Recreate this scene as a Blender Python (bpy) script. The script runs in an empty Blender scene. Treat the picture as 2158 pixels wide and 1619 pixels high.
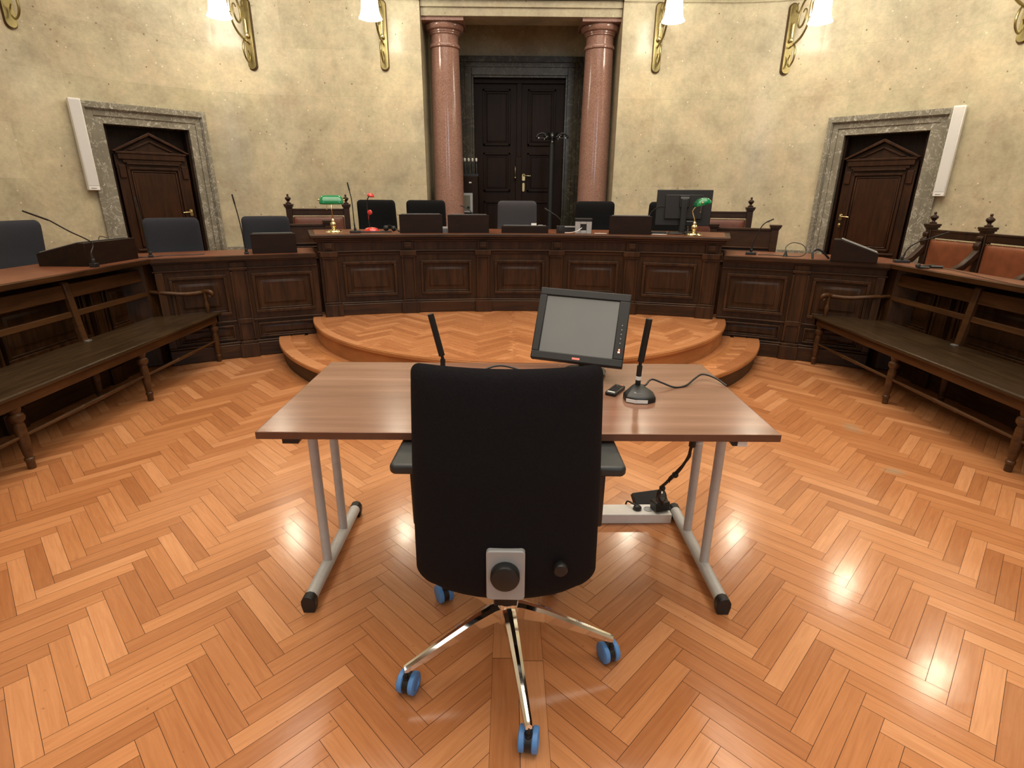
import bpy, math, random
from mathutils import Vector, Matrix
random.seed(7)
sc = bpy.context.scene
PI = math.pi
def rad(d): return d * PI / 180
sin, cos = math.sin, math.cos

# ------------------------------------------------------------------ camera
F_PX, PITCH, YAW, ROLL = 1136.5, 19.167, 0.48, 0.409
CAM = Vector((-0.114, 0.0, 1.4255))
p_, y_, r_ = rad(PITCH), rad(YAW), rad(ROLL)
fwd = Vector((sin(y_) * cos(p_), cos(y_) * cos(p_), -sin(p_)))
right = Vector((cos(y_), -sin(y_), 0))
up = right.cross(fwd)
r2 = right * cos(r_) + up * sin(r_)
u2 = -right * sin(r_) + up * cos(r_)
cd = bpy.data.cameras.new('camera')
cam = bpy.data.objects.new('camera', cd)
sc.collection.objects.link(cam)
cd.sensor_width = 36.0
cd.lens = F_PX / 2158 * 36.0
cd.clip_start = 0.05
cam.matrix_world = Matrix(((r2.x, u2.x, -fwd.x, CAM.x), (r2.y, u2.y, -fwd.y, CAM.y), (r2.z, u2.z, -fwd.z, CAM.z), (0, 0, 0, 1)))
sc.camera = cam

# ------------------------------------------------------------------ world, exposure, big lights
sc.view_settings.view_transform = 'Standard'
sc.view_settings.look = 'None'
sc.view_settings.gamma = 1.0
sc.view_settings.use_curve_mapping = False
sc.view_settings.exposure = 0.20
w = bpy.data.worlds.new('world'); sc.world = w; w.use_nodes = True
w.node_tree.nodes['Background'].inputs[0].default_value = (0.6, 0.75, 1.0, 1)
w.node_tree.nodes['Background'].inputs[1].default_value = 0.3
SHADE_E = 19.0
def area(name, loc, rot, sx, sy, power, col, spread=180):
    l = bpy.data.lights.new(name, 'AREA'); l.shape = 'RECTANGLE'; l.size = sx; l.size_y = sy
    l.energy = power; l.color = col; l.spread = spread * PI / 180
    o = bpy.data.objects.new(name, l); sc.collection.objects.link(o); o.location = loc; o.rotation_euler = rot
    return o
area('ceiling_fill', (0, 3.0, 5.9), (0, 0, 0), 6.5, 6.0, 430, (1.0, 0.905, 0.76))  # unseen fill panel below the ceiling, added to brighten the whole room
area('ceiling_fill', (0, -2.6, 5.9), (0, 0, 0), 6.0, 3.0, 120, (1.0, 0.91, 0.78))  # second unseen fill panel, added to light the floor near the camera
area('window_daylight', (2.2, -5.75, 3.6), (rad(78), 0, rad(6)), 1.6, 2.6, 35, (0.62, 0.80, 1.0))

# ------------------------------------------------------------------ mesh helper
def ob_props(o, label=None, cat=None, group=None, kind=None):
    if label: o['label'] = label
    if cat: o['category'] = cat
    if group: o['group'] = group
    if kind: o['kind'] = kind
    return o
def thing(name, label, cat, loc=(0, 0, 0), rz=0.0, group=None):
    o = bpy.data.objects.new(name, None); sc.collection.objects.link(o)
    o.empty_display_size = 0.1
    o.location = loc; o.rotation_euler = (0, 0, rz)
    return ob_props(o, label, cat, group)
def pmat(o):
    m = Matrix.Translation(o.location) @ o.rotation_euler.to_matrix().to_4x4()
    return pmat(o.parent) @ m if o.parent else m

class G:
    def __init__(s): s.v = []; s.f = []; s.uv = []
    def add(s, vs, fs, M=None, uvs=None):
        n = len(s.v)
        s.v += [tuple(M @ Vector(v)) if M else tuple(v) for v in vs]
        for i, f in enumerate(fs):
            s.f.append([n + k for k in f]); s.uv.append(uvs[i] if uvs else None)
        return s
    def box(s, x0, x1, y0, y1, z0, z1, M=None):
        vs = [(x0, y0, z0), (x1, y0, z0), (x1, y1, z0), (x0, y1, z0), (x0, y0, z1), (x1, y0, z1), (x1, y1, z1), (x0, y1, z1)]
        return s.add(vs, [(0, 3, 2, 1), (4, 5, 6, 7), (0, 1, 5, 4), (1, 2, 6, 5), (2, 3, 7, 6), (3, 0, 4, 7)], M)
    def prism(s, pts, a, b, axis='z', M=None):
        """polygon pts in the plane across axis, swept from a to b"""
        n = len(pts)
        def P(p, t): return {'z': (p[0], p[1], t), 'y': (p[0], t, p[1]), 'x': (t, p[0], p[1])}[axis]
        vs = [P(p, a) for p in pts] + [P(p, b) for p in pts]
        fs = [tuple(range(n))[::-1], tuple(range(n, 2 * n))] + [(i, (i + 1) % n, n + (i + 1) % n, n + i) for i in range(n)]
        return s.add(vs, fs, M)
    def lathe(s, prof, n=24, M=None, cap=True):
        vs = []; fs = []
        for r, z in prof:
            for i in range(n):
                a = 2 * PI * i / n; vs.append((r * cos(a), r * sin(a), z))
        for k in range(len(prof) - 1):
            for i in range(n):
                j = (i + 1) % n; fs.append((k * n + i, k * n + j, (k + 1) * n + j, (k + 1) * n + i))
        if cap:
            fs.append(tuple(range(n))[::-1]); m = (len(prof) - 1) * n; fs.append(tuple(range(m, m + n)))
        return s.add(vs, fs, M)
    def cyl(s, p0, p1, r0, r1=None, n=16):
        return s.tube([p0, p1], [r0, r0 if r1 is None else r1], n)
    def tube(s, pts, r, n=10, closed_ends=True, sub=0):
        pts = [Vector(p) for p in pts]
        if sub: pts = catmull(pts, sub)
        rs = r if isinstance(r, (list, tuple)) else [r] * len(pts)
        if len(rs) != len(pts):
            rs = [rs[min(int(i * (len(rs) - 1) / (len(pts) - 1)), len(rs) - 2)] * (1 - (i * (len(rs) - 1) / (len(pts) - 1)) % 1) + rs[min(int(i * (len(rs) - 1) / (len(pts) - 1)) + 1, len(rs) - 1)] * ((i * (len(rs) - 1) / (len(pts) - 1)) % 1) for i in range(len(pts))]
        t = (pts[1] - pts[0]).normalized()
        u = t.orthogonal().normalized()
        vs = []
        for i, p in enumerate(pts):
            a = pts[max(i - 1, 0)]; b = pts[min(i + 1, len(pts) - 1)]
            t2 = (b - a).normalized() if (b - a).length > 1e-9 else t
            u = (u - t2 * u.dot(t2)).normalized(); w_ = t2.cross(u)
            for k in range(n):
                an = 2 * PI * k / n; vs.append(p + (u * cos(an) + w_ * sin(an)) * rs[i])
        fs = []
        for i in range(len(pts) - 1):
            for k in range(n):
                j = (k + 1) % n; fs.append((i * n + k, i * n + j, (i + 1) * n + j, (i + 1) * n + k))
        if closed_ends:
            fs.append(tuple(range(n))[::-1]); m = (len(pts) - 1) * n; fs.append(tuple(range(m, m + n)))
        return s.add(vs, fs)
    def sphere(s, c, r, n=16, sz=1.0):
        prof = [(max(r * sin(PI * k / 10), 1e-4), -r * cos(PI * k / 10) * sz) for k in range(11)]
        return s.lathe(prof, n, Matrix.Translation(c))
    def mbox(s, mp, u0, u1, d0, d1, z0, z1, n=1):
        """box swept along a mapping mp(u, d, z)"""
        vs = []; fs = []
        for i in range(n + 1):
            u = u0 + (u1 - u0) * i / n
            vs += [mp(u, d0, z0), mp(u, d1, z0), mp(u, d1, z1), mp(u, d0, z1)]
        for i in range(n):
            a = i * 4; b = a + 4
            for k in range(4):
                j = (k + 1) % 4; fs.append((a + k, a + j, b + j, b + k))
        fs.append((3, 2, 1, 0)); m = n * 4; fs.append((m, m + 1, m + 2, m + 3))
        return s.add(vs, fs)
    def rbox(s, x0, x1, y0, y1, z0, z1, r, M=None, n=5):
        """box with corners rounded in the x-z plane"""
        pts = []
        for cx, cz, a0 in ((x1 - r, z1 - r, 0), (x0 + r, z1 - r, 90), (x0 + r, z0 + r, 180), (x1 - r, z0 + r, 270)):
            for k in range(n + 1):
                a = rad(a0 + 90 * k / n); pts.append((cx + r * cos(a), cz + r * sin(a)))
        return s.prism(pts, y0, y1, 'y', M)
    def build(s, name, mat, parent=None, smooth=True, bevel=0.0, world=False, label=None, objmat=False, seg=2, angle=38):
        me = bpy.data.meshes.new(name)
        vs = s.v
        if world and parent is not None:
            Mi = pmat(parent).inverted(); vs = [tuple(Mi @ Vector(v)) for v in s.v]
        me.from_pydata(vs, [], s.f)
        if any(u is not None for u in s.uv):
            lay = me.uv_layers.new(name='UVMap'); k = 0
            for f, u in zip(s.f, s.uv):
                for j in range(len(f)):
                    lay.data[k].uv = u[j] if u else (0, 0); k += 1
        me.materials.append(mat)
        me.validate(); me.update()
        fix_normals(me)
        if smooth:
            me.shade_smooth(); me.set_sharp_from_angle(angle=rad(angle))
        o = bpy.data.objects.new(name, me); sc.collection.objects.link(o)
        if parent is not None: o.parent = parent
        if bevel > 0:
            b = o.modifiers.new('bevel', 'BEVEL'); b.width = bevel; b.segments = seg; b.limit_method = 'ANGLE'; b.angle_limit = rad(35)
        if label: o['label'] = label
        return o
def fix_normals(me):
    import bmesh
    bm = bmesh.new(); bm.from_mesh(me)
    bmesh.ops.recalc_face_normals(bm, faces=bm.faces)
    bm.to_mesh(me); bm.free()
def catmull(p, sub):
    out = []
    for i in range(len(p) - 1):
        a = p[i - 1] if i else p[0] * 2 - p[1]; b = p[i]; c = p[i + 1]; d = p[i + 2] if i + 2 < len(p) else p[-1] * 2 - p[-2]
        for k in range(sub):
            t = k / sub
            out.append(0.5 * ((2 * b) + (c - a) * t + (2 * a - 5 * b + 4 * c - d) * t * t + (3 * b - a - 3 * c + d) * t ** 3))
    out.append(p[-1]); return out
def RZ(a, loc=(0, 0, 0)): return Matrix.Translation(loc) @ Matrix.Rotation(a, 4, 'Z')
def copy_tree(o, parent=None):
    c = o.copy(); sc.collection.objects.link(c)
    if parent is not None: c.parent = parent; c.matrix_parent_inverse = o.matrix_parent_inverse.copy()
    for ch in list(o.children): copy_tree(ch, c)
    return c

# ------------------------------------------------------------------ materials
def mat(name):
    m = bpy.data.materials.new(name); m.use_nodes = True
    nt = m.node_tree; b = nt.nodes['Principled BSDF']
    return m, nt, b
def N(nt, t, **kw):
    n = nt.nodes.new(t)
    for k, v in kw.items():
        if k in n.inputs: n.inputs[k].default_value = v
        else: setattr(n, k, v)
    return n
def ramp(nt, fac, stops):
    r = nt.nodes.new('ShaderNodeValToRGB'); e = r.color_ramp.elements
    while len(e) > 1: e.remove(e[-1])
    e[0].position = stops[0][0]; e[0].color = (*stops[0][1], 1)
    for p, c in stops[1:]:
        x = e.new(p); x.color = (*c, 1)
    nt.links.new(fac, r.inputs[0]); return r.outputs[0]
def mix(nt, a, b, f, bt='MIX'):
    n = nt.nodes.new('ShaderNodeMix'); n.data_type = 'RGBA'; n.blend_type = bt
    for s, v in ((6, a), (7, b), (0, f)):
        if isinstance(v, (int, float)): n.inputs[s].default_value = v
        elif isinstance(v, tuple): n.inputs[s].default_value = (*v, 1)
        else: nt.links.new(v, n.inputs[s])
    return n.outputs[2]
def coords(nt, scale=(1, 1, 1), kind='Object', rot=(0, 0, 0)):
    t = nt.nodes.new('ShaderNodeTexCoord'); m = nt.nodes.new('ShaderNodeMapping')
    m.inputs['Scale'].default_value = scale; m.inputs['Rotation'].default_value = rot
    nt.links.new(t.outputs[kind], m.inputs[0]); return m.outputs[0]
def noise(nt, vec, scale, detail=4, rough=0.55, dist=0.0):
    n = nt.nodes.new('ShaderNodeTexNoise'); n.inputs['Scale'].default_value = scale; n.inputs['Detail'].default_value = detail
    n.inputs['Roughness'].default_value = rough; n.inputs['Distortion'].default_value = dist
    nt.links.new(vec, n.inputs['Vector']); return n.outputs[0]
def bump(nt, b, h, strength=0.2, dist=0.01):
    n = nt.nodes.new('ShaderNodeBump'); n.inputs['Strength'].default_value = strength; n.inputs['Distance'].default_value = dist
    nt.links.new(h, n.inputs['Height']); nt.links.new(n.outputs[0], b.inputs['Normal'])
def plain(name, col, rough=0.5, metal=0.0, var=0.12, scale=30, bmp=0.0, **kw):
    m, nt, b = mat(name)
    v = noise(nt, coords(nt), scale, 3)
    c = ramp(nt, v, [(0.3, tuple(x * (1 - var) for x in col)), (0.7, tuple(min(1, x * (1 + var)) for x in col))])
    nt.links.new(c, b.inputs['Base Color'])
    b.inputs['Roughness'].default_value = rough; b.inputs['Metallic'].default_value = metal
    for k, x in kw.items(): b.inputs[k.replace('_', ' ')].default_value = x
    if bmp: bump(nt, b, v, bmp, 0.003)
    return m
def wood(name, dark, light, scale=(6, 6, 0.6), rough=0.36, sc_=4.0, coat=0.0, spec=0.28):
    m, nt, b = mat(name)
    v = coords(nt, scale)
    n1 = noise(nt, v, sc_, 6, 0.6, 0.6); n2 = noise(nt, coords(nt), 2.2, 3)
    c = ramp(nt, n1, [(0.25, dark), (0.75, light)])
    c = mix(nt, c, tuple(x * 0.62 for x in dark), ramp(nt, n2, [(0.45, (0, 0, 0)), (0.8, (0.6, 0.6, 0.6))]))
    nt.links.new(c, b.inputs['Base Color'])
    b.inputs['Roughness'].default_value = rough; b.inputs['Specular IOR Level'].default_value = spec; b.inputs['Coat Weight'].default_value = coat; b.inputs['Coat Roughness'].default_value = 0.25
    bump(nt, b, n1, 0.12, 0.003)
    return m

DK, LT = (0.010, 0.0040, 0.0015), (0.070, 0.0275, 0.0084)
M_wood = wood('dark_walnut_panelling', DK, LT)
M_woodh = wood('dark_walnut_rails', DK, LT, (0.6, 0.6, 7))
M_bench = wood('worn_bench_wood', (0.036, 0.0155, 0.0058), (0.105, 0.046, 0.0165), (7, 0.5, 7), 0.33)  # wood lightened to stand in for low light missing under the desk edge
M_seat = wood('worn_bench_seat', (0.021, 0.0120, 0.0052), (0.064, 0.037, 0.0175), (8, 0.5, 8), 0.30)
M_top = wood('red_brown_desk_top', (0.13, 0.043, 0.020), (0.225, 0.082, 0.040), (2, 2, 2), 0.38)
M_box = wood('dark_stained_box_wood', (0.0085, 0.0036, 0.0020), (0.019, 0.0080, 0.0042), (1, 5, 6), 0.45, spec=0.2)
M_doorw = wood('door_walnut', (0.014, 0.0050, 0.0020), (0.056, 0.0195, 0.0070), (6, 6, 0.6), 0.34)
M_doorc = wood('shaded_door_wood', (0.010, 0.0044, 0.0022), (0.025, 0.0105, 0.0052), (6, 6, 0.6), 0.42, spec=0.15)  # brown door wood, darkened further with the shade inside the niche
M_chairw = wood('carved_chair_wood', (0.017, 0.0072, 0.0036), (0.050, 0.0215, 0.010), (5, 5, 0.8), 0.35)
M_pew = wood('brown_screen_wood', (0.030, 0.0125, 0.0055), (0.070, 0.030, 0.0135), (1, 1, 6), 0.35)
M_leather = plain('brown_orange_leather', (0.205, 0.062, 0.026), 0.36, var=0.18, scale=12, bmp=0.1)
M_leather2 = plain('dull_red_leather', (0.14, 0.045, 0.025), 0.45, var=0.2, scale=14)
M_fabric = plain('black_chair_fabric', (0.0068, 0.0058, 0.0074), 0.92, var=0.25, scale=220, bmp=0.25, Specular_IOR_Level=0.2)
M_fabblk = plain('plain_black_fabric', (0.006, 0.006, 0.0066), 0.9, var=0.2, scale=220, Specular_IOR_Level=0.2)
M_fabblue = plain('blue_charcoal_fabric', (0.021, 0.022, 0.030), 0.95, var=0.12, scale=220, bmp=0.2)
M_fabgrey = plain('grey_chair_fabric', (0.050, 0.047, 0.054), 0.95, var=0.12, scale=220, bmp=0.2)
M_black = plain('black_plastic', (0.008, 0.0083, 0.0087), 0.42, var=0.1)
M_rubber = plain('matt_black_rubber', (0.016, 0.016, 0.017), 0.7, var=0.1)
M_armpad = plain('armrest_plastic', (0.024, 0.027, 0.028), 0.45, var=0.08)
M_blue = plain('blue_wheel_rubber', (0.10, 0.27, 0.62), 0.42, var=0.08)
M_chrome = plain('polished_aluminium', (0.82, 0.82, 0.82), 0.09, 1.0, var=0.02)
M_silver = plain('silver_plastic_plate', (0.36, 0.37, 0.375), 0.45, 0.1, var=0.04)
M_leg = plain('grey_powder_coated_steel', (0.50, 0.495, 0.48), 0.42, 0.1, var=0.05)
M_brass = plain('old_brass', (0.31, 0.255, 0.115), 0.38, 1.0, var=0.15, scale=18)
M_brassb = plain('bright_brass', (0.74, 0.62, 0.34), 0.20, 1.0, var=0.06)
M_brassd = plain('dark_brass_backing', (0.085, 0.045, 0.018), 0.45, 0.6, var=0.2)
M_green = plain('green_lamp_glass', (0.0, 0.20, 0.065), 0.12, var=0.08, Coat_Weight=0.6)
M_white = plain('white_plastic', (0.80, 0.79, 0.76), 0.42, var=0.03)
M_paper = plain('white_paper', (0.80, 0.79, 0.76), 0.7, var=0.02)
M_red = plain('red_lamp_plastic', (0.62, 0.035, 0.03), 0.16, var=0.05, Coat_Weight=0.5)
M_grey = plain('grey_metal_casing', (0.26, 0.26, 0.25), 0.4, 0.4, var=0.06)
M_dgrey = plain('dark_grey_casing', (0.010, 0.0103, 0.0106), 0.55, var=0.06)
M_sand = plain('soft_grey_panel', (0.15, 0.14, 0.10), 0.5, var=0.05)
M_ceil = plain('ceiling_plaster', (0.62, 0.57, 0.47), 0.8, var=0.04, scale=3)
M_glassw = plain('clear_stopper', (0.7, 0.68, 0.62), 0.1, var=0.02)

def m_floor(name, tint=1.0, rough=0.16):
    m, nt, b = mat(name)
    geo = nt.nodes.new('ShaderNodeNewGeometry'); rnd = geo.outputs['Random Per Island']
    c0 = ramp(nt, rnd, [(0.0, (0.40 * tint, 0.158 * tint, 0.060 * tint)), (0.25, (0.47 * tint, 0.193 * tint, 0.075 * tint)), (0.6, (0.525 * tint, 0.226 * tint, 0.091 * tint)), (0.85, (0.575 * tint, 0.256 * tint, 0.107 * tint)), (1.0, (0.63 * tint, 0.30 * tint, 0.137 * tint))])
    uv = nt.nodes.new('ShaderNodeUVMap'); uv.uv_map = 'UVMap'
    comb = nt.nodes.new('ShaderNodeVectorMath'); comb.operation = 'MULTIPLY'; comb.inputs[1].default_value = (1.6, 26, 1)
    nt.links.new(uv.outputs[0], comb.inputs[0])
    add = nt.nodes.new('ShaderNodeVectorMath'); add.operation = 'ADD'
    mul = nt.nodes.new('ShaderNodeMath'); mul.operation = 'MULTIPLY'; mul.inputs[1].default_value = 91.0
    nt.links.new(rnd, mul.inputs[0]); nt.links.new(comb.outputs[0], add.inputs[0]); nt.links.new(mul.outputs[0], add.inputs[1])
    g = noise(nt, add.outputs[0], 3.0, 5, 0.6, 0.8)
    c1 = mix(nt, c0, ramp(nt, g, [(0.3, (0.72, 0.62, 0.55)), (0.72, (1.08, 1.1, 1.1))]), 0.55, 'MULTIPLY')
    pos = nt.nodes.new('ShaderNodeNewGeometry').outputs['Position']
    d = noise(nt, pos, 1.1, 5, 0.62)
    c2 = mix(nt, c1, (0.80, 0.74, 0.70), ramp(nt, d, [(0.45, (0, 0, 0)), (0.75, (0.5, 0.5, 0.5))]), 'MULTIPLY')
    sp = noise(nt, pos, 46, 2, 0.5)
    c3 = mix(nt, c2, (0.16, 0.07, 0.03), ramp(nt, sp, [(0.73, (0, 0, 0)), (0.80, (0.6, 0.6, 0.6))]))
    for (sx, sy, ax, ay) in ((2.03, 2.66, 0.16, 0.10), (2.16, 3.25, 0.13, 0.20)):
        d1 = nt.nodes.new('ShaderNodeVectorMath'); d1.operation = 'SUBTRACT'; d1.inputs[1].default_value = (sx, sy, 0); nt.links.new(pos, d1.inputs[0])
        d2 = nt.nodes.new('ShaderNodeVectorMath'); d2.operation = 'DIVIDE'; d2.inputs[1].default_value = (ax, ay, 1); nt.links.new(d1.outputs[0], d2.inputs[0])
        d3 = nt.nodes.new('ShaderNodeVectorMath'); d3.operation = 'LENGTH'; nt.links.new(d2.outputs[0], d3.inputs[0])
        d4 = nt.nodes.new('ShaderNodeMath'); d4.operation = 'ADD'; nt.links.new(d3.outputs['Value'], d4.inputs[0]); nt.links.new(noise(nt, pos, 11, 5, 0.7), d4.inputs[1])
        c3 = mix(nt, c3, (0.36, 0.30, 0.20), ramp(nt, d4.outputs[0], [(0.55, (0.6, 0.6, 0.6)), (1.0, (0, 0, 0))]))
    nt.links.new(c3, b.inputs['Base Color'])
    rr = noise(nt, pos, 7, 4, 0.6)
    rp = nt.nodes.new('ShaderNodeMapRange'); rp.inputs[3].default_value = rough - 0.05; rp.inputs[4].default_value = rough + 0.09
    nt.links.new(rr, rp.inputs[0]); nt.links.new(rp.outputs[0], b.inputs['Roughness'])
    b.inputs['Specular IOR Level'].default_value = 0.5; b.inputs['Coat Weight'].default_value = 0.35; b.inputs['Coat Roughness'].default_value = 0.12
    bh = nt.nodes.new('ShaderNodeMath'); bh.operation = 'ADD'; nt.links.new(noise(nt, pos, 16, 2), bh.inputs[0])
    m2 = nt.nodes.new('ShaderNodeMath'); m2.operation = 'MULTIPLY'; m2.inputs[1].default_value = 1.2
    nt.links.new(rnd, m2.inputs[0]); nt.links.new(m2.outputs[0], bh.inputs[1])
    bump(nt, b, bh.outputs[0], 0.16, 0.004)
    return m
M_floor = m_floor('herringbone_oak_floor', 1.03)
M_step = m_floor('curved_step_oak', 1.10, 0.24)
M_gap = plain('dark_floor_joint', (0.06, 0.024, 0.010), 0.8)
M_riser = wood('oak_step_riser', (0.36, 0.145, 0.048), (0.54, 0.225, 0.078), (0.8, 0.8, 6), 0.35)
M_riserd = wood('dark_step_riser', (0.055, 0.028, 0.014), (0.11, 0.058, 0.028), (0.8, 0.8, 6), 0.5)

def m_wall():
    m, nt, b = mat('polished_travertine')
    uv = nt.nodes.new('ShaderNodeUVMap'); uv.uv_map = 'UVMap'
    br = nt.nodes.new('ShaderNodeTexBrick'); nt.links.new(uv.outputs[0], br.inputs[0])
    br.inputs['Scale'].default_value = 1.0; br.inputs['Brick Width'].default_value = 1.15; br.inputs['Row Height'].default_value = 0.52
    br.inputs['Mortar Size'].default_value = 0.0018; br.inputs['Mortar Smooth'].default_value = 0.6
    br.inputs['Color1'].default_value = (0.515, 0.468, 0.345, 1); br.inputs['Color2'].default_value = (0.585, 0.535, 0.405, 1)
    br.inputs['Mortar'].default_value = (0.455, 0.415, 0.305, 1)
    pos = coords(nt)
    n1 = noise(nt, pos, 1.7, 6, 0.62, 0.4); n2 = noise(nt, pos, 6.5, 5, 0.65)
    c = mix(nt, br.outputs[0], ramp(nt, n1, [(0.30, (0.72, 0.70, 0.67)), (0.5, (0.95, 0.94, 0.91)), (0.70, (1.12, 1.10, 1.03))]), 0.9, 'MULTIPLY')
    c = mix(nt, c, ramp(nt, n2, [(0.32, (0.84, 0.82, 0.80)), (0.68, (1.06, 1.05, 1.02))]), 0.8, 'MULTIPLY')
    n4 = noise(nt, pos, 24, 5, 0.7)
    c = mix(nt, c, ramp(nt, n4, [(0.34, (0.86, 0.85, 0.83)), (0.66, (1.07, 1.06, 1.04))]), 0.75, 'MULTIPLY')
    n5 = noise(nt, pos, 2.9, 3, 0.5)
    c = mix(nt, c, ramp(nt, n5, [(0.36, (0.95, 1.0, 0.97)), (0.52, (1.0, 1.0, 1.0)), (0.68, (1.06, 0.98, 0.93))]), 0.4, 'MULTIPLY')
    n3 = noise(nt, coords(nt, (9, 9, 60)), 3.0, 3)
    c = mix(nt, c, ramp(nt, n3, [(0.35, (0.93, 0.92, 0.90)), (0.65, (1.03, 1.03, 1.03))]), 0.7, 'MULTIPLY')
    vo = nt.nodes.new('ShaderNodeTexVoronoi'); vo.inputs['Scale'].default_value = 7.0; nt.links.new(pos, vo.inputs['Vector'])
    c = mix(nt, c, (0.16, 0.11, 0.06), ramp(nt, vo.outputs['Distance'], [(0.045, (0.85, 0.85, 0.85)), (0.075, (0, 0, 0))]))
    vo2 = nt.nodes.new('ShaderNodeTexVoronoi'); vo2.inputs['Scale'].default_value = 8.5; nt.links.new(pos, vo2.inputs['Vector'])
    c = mix(nt, c, (0.80, 0.74, 0.58), ramp(nt, vo2.outputs['Distance'], [(0.05, (0.7, 0.7, 0.7)), (0.09, (0, 0, 0))]))
    nt.links.new(c, b.inputs['Base Color'])
    b.inputs['Roughness'].default_value = 0.22; b.inputs['Specular IOR Level'].default_value = 0.3
    bump(nt, b, n1, 0.10, 0.01)
    return m
M_wall = m_wall()
def m_marble(name, base, dark, vein, rough=0.22, vs=1.0):
    m, nt, b = mat(name)
    pos = coords(nt, (1, 1, 1))
    n1 = noise(nt, pos, 3.2, 6, 0.6, 0.8)
    c = ramp(nt, n1, [(0.3, dark), (0.7, base)])
    n2 = noise(nt, pos, 4.2 * vs, 8, 0.62, 2.2)
    c = mix(nt, c, vein, ramp(nt, n2, [(0.484, (0, 0, 0)), (0.499, (0.7, 0.7, 0.7)), (0.501, (0.7, 0.7, 0.7)), (0.516, (0, 0, 0))]))
    n3 = noise(nt, pos, 21 * vs, 5, 0.6, 1.0)
    c = mix(nt, c, vein, ramp(nt, n3, [(0.62, (0, 0, 0)), (0.68, (0.85, 0.85, 0.85))]))
    nt.links.new(c, b.inputs['Base Color']); b.inputs['Roughness'].default_value = rough
    return m
M_marble = m_marble('veined_grey_marble', (0.245, 0.225, 0.175), (0.165, 0.150, 0.115), (0.62, 0.60, 0.52))
M_marbled = m_marble('shaded_niche_marble', (0.070, 0.062, 0.044), (0.034, 0.030, 0.021), (0.17, 0.155, 0.105), 0.25, 0.7)  # marble copy with the shade of the niche put into its colour
def m_granite():
    m, nt, b = mat('polished_red_granite')
    pos = coords(nt)
    n = noise(nt, pos, 110, 2, 0.6)
    c = ramp(nt, n, [(0.3, (0.19, 0.095, 0.072)), (0.5, (0.31, 0.170, 0.130)), (0.7, (0.42, 0.26, 0.205))])
    c = mix(nt, c, ramp(nt, noise(nt, pos, 3, 3), [(0.3, (0.85, 0.85, 0.85)), (0.7, (1.05, 1.05, 1.05))]), 0.8, 'MULTIPLY')
    nt.links.new(c, b.inputs['Base Color']); b.inputs['Roughness'].default_value = 0.14
    return m
M_granite = m_granite()
def m_table():
    m, nt, b = mat('walnut_laminate')
    n = noise(nt, coords(nt, (0.6, 9, 1)), 1.4, 4, 0.55, 0.3)
    n2 = noise(nt, coords(nt, (6, 160, 1)), 2.0, 3)
    c = ramp(nt, n, [(0.28, (0.155, 0.075, 0.046)), (0.5, (0.22, 0.112, 0.072)), (0.72, (0.29, 0.158, 0.108))])
    c = mix(nt, c, ramp(nt, n2, [(0.3, (0.86, 0.85, 0.85)), (0.7, (1.06, 1.06, 1.06))]), 0.6, 'MULTIPLY')
    nt.links.new(c, b.inputs['Base Color']); b.inputs['Roughness'].default_value = 0.22; b.inputs['Specular IOR Level'].default_value = 0.4
    return m
M_table = m_table()
M_edge = plain('walnut_table_edging', (0.125, 0.050, 0.026), 0.4, var=0.1)
def emis(name, col, st):
    m, nt, b = mat(name)
    b.inputs['Base Color'].default_value = (*col, 1); b.inputs['Emission Color'].default_value = (*col, 1); b.inputs['Emission Strength'].default_value = st
    n = noise(nt, coords(nt), 8, 2); nt.links.new(ramp(nt, n, [(0, tuple(x * .97 for x in col)), (1, col)]), b.inputs['Base Color'])
    return m
M_shade = emis('lit_opal_glass', (1.0, 0.94, 0.80), SHADE_E)
M_opal = plain('unlit_opal_glass', (0.8, 0.78, 0.72), 0.25, var=0.02)
M_led = emis('red_led', (1.0, 0.12, 0.06), 12)
M_pane = emis('bright_window_pane', (0.62, 0.80, 1.0), 2.2)
def m_screen():
    m, nt, b = mat('grey_screen_glass')
    c = ramp(nt, noise(nt, coords(nt), 4, 2), [(0.3, (0.085, 0.092, 0.092)), (0.7, (0.10, 0.105, 0.102))])
    nt.links.new(c, b.inputs['Base Color']); b.inputs['Roughness'].default_value = 0.24; b.inputs['Coat Weight'].default_value = 0.5; b.inputs['Coat Roughness'].default_value = 0.22
    return m
M_screen = m_screen()

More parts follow.
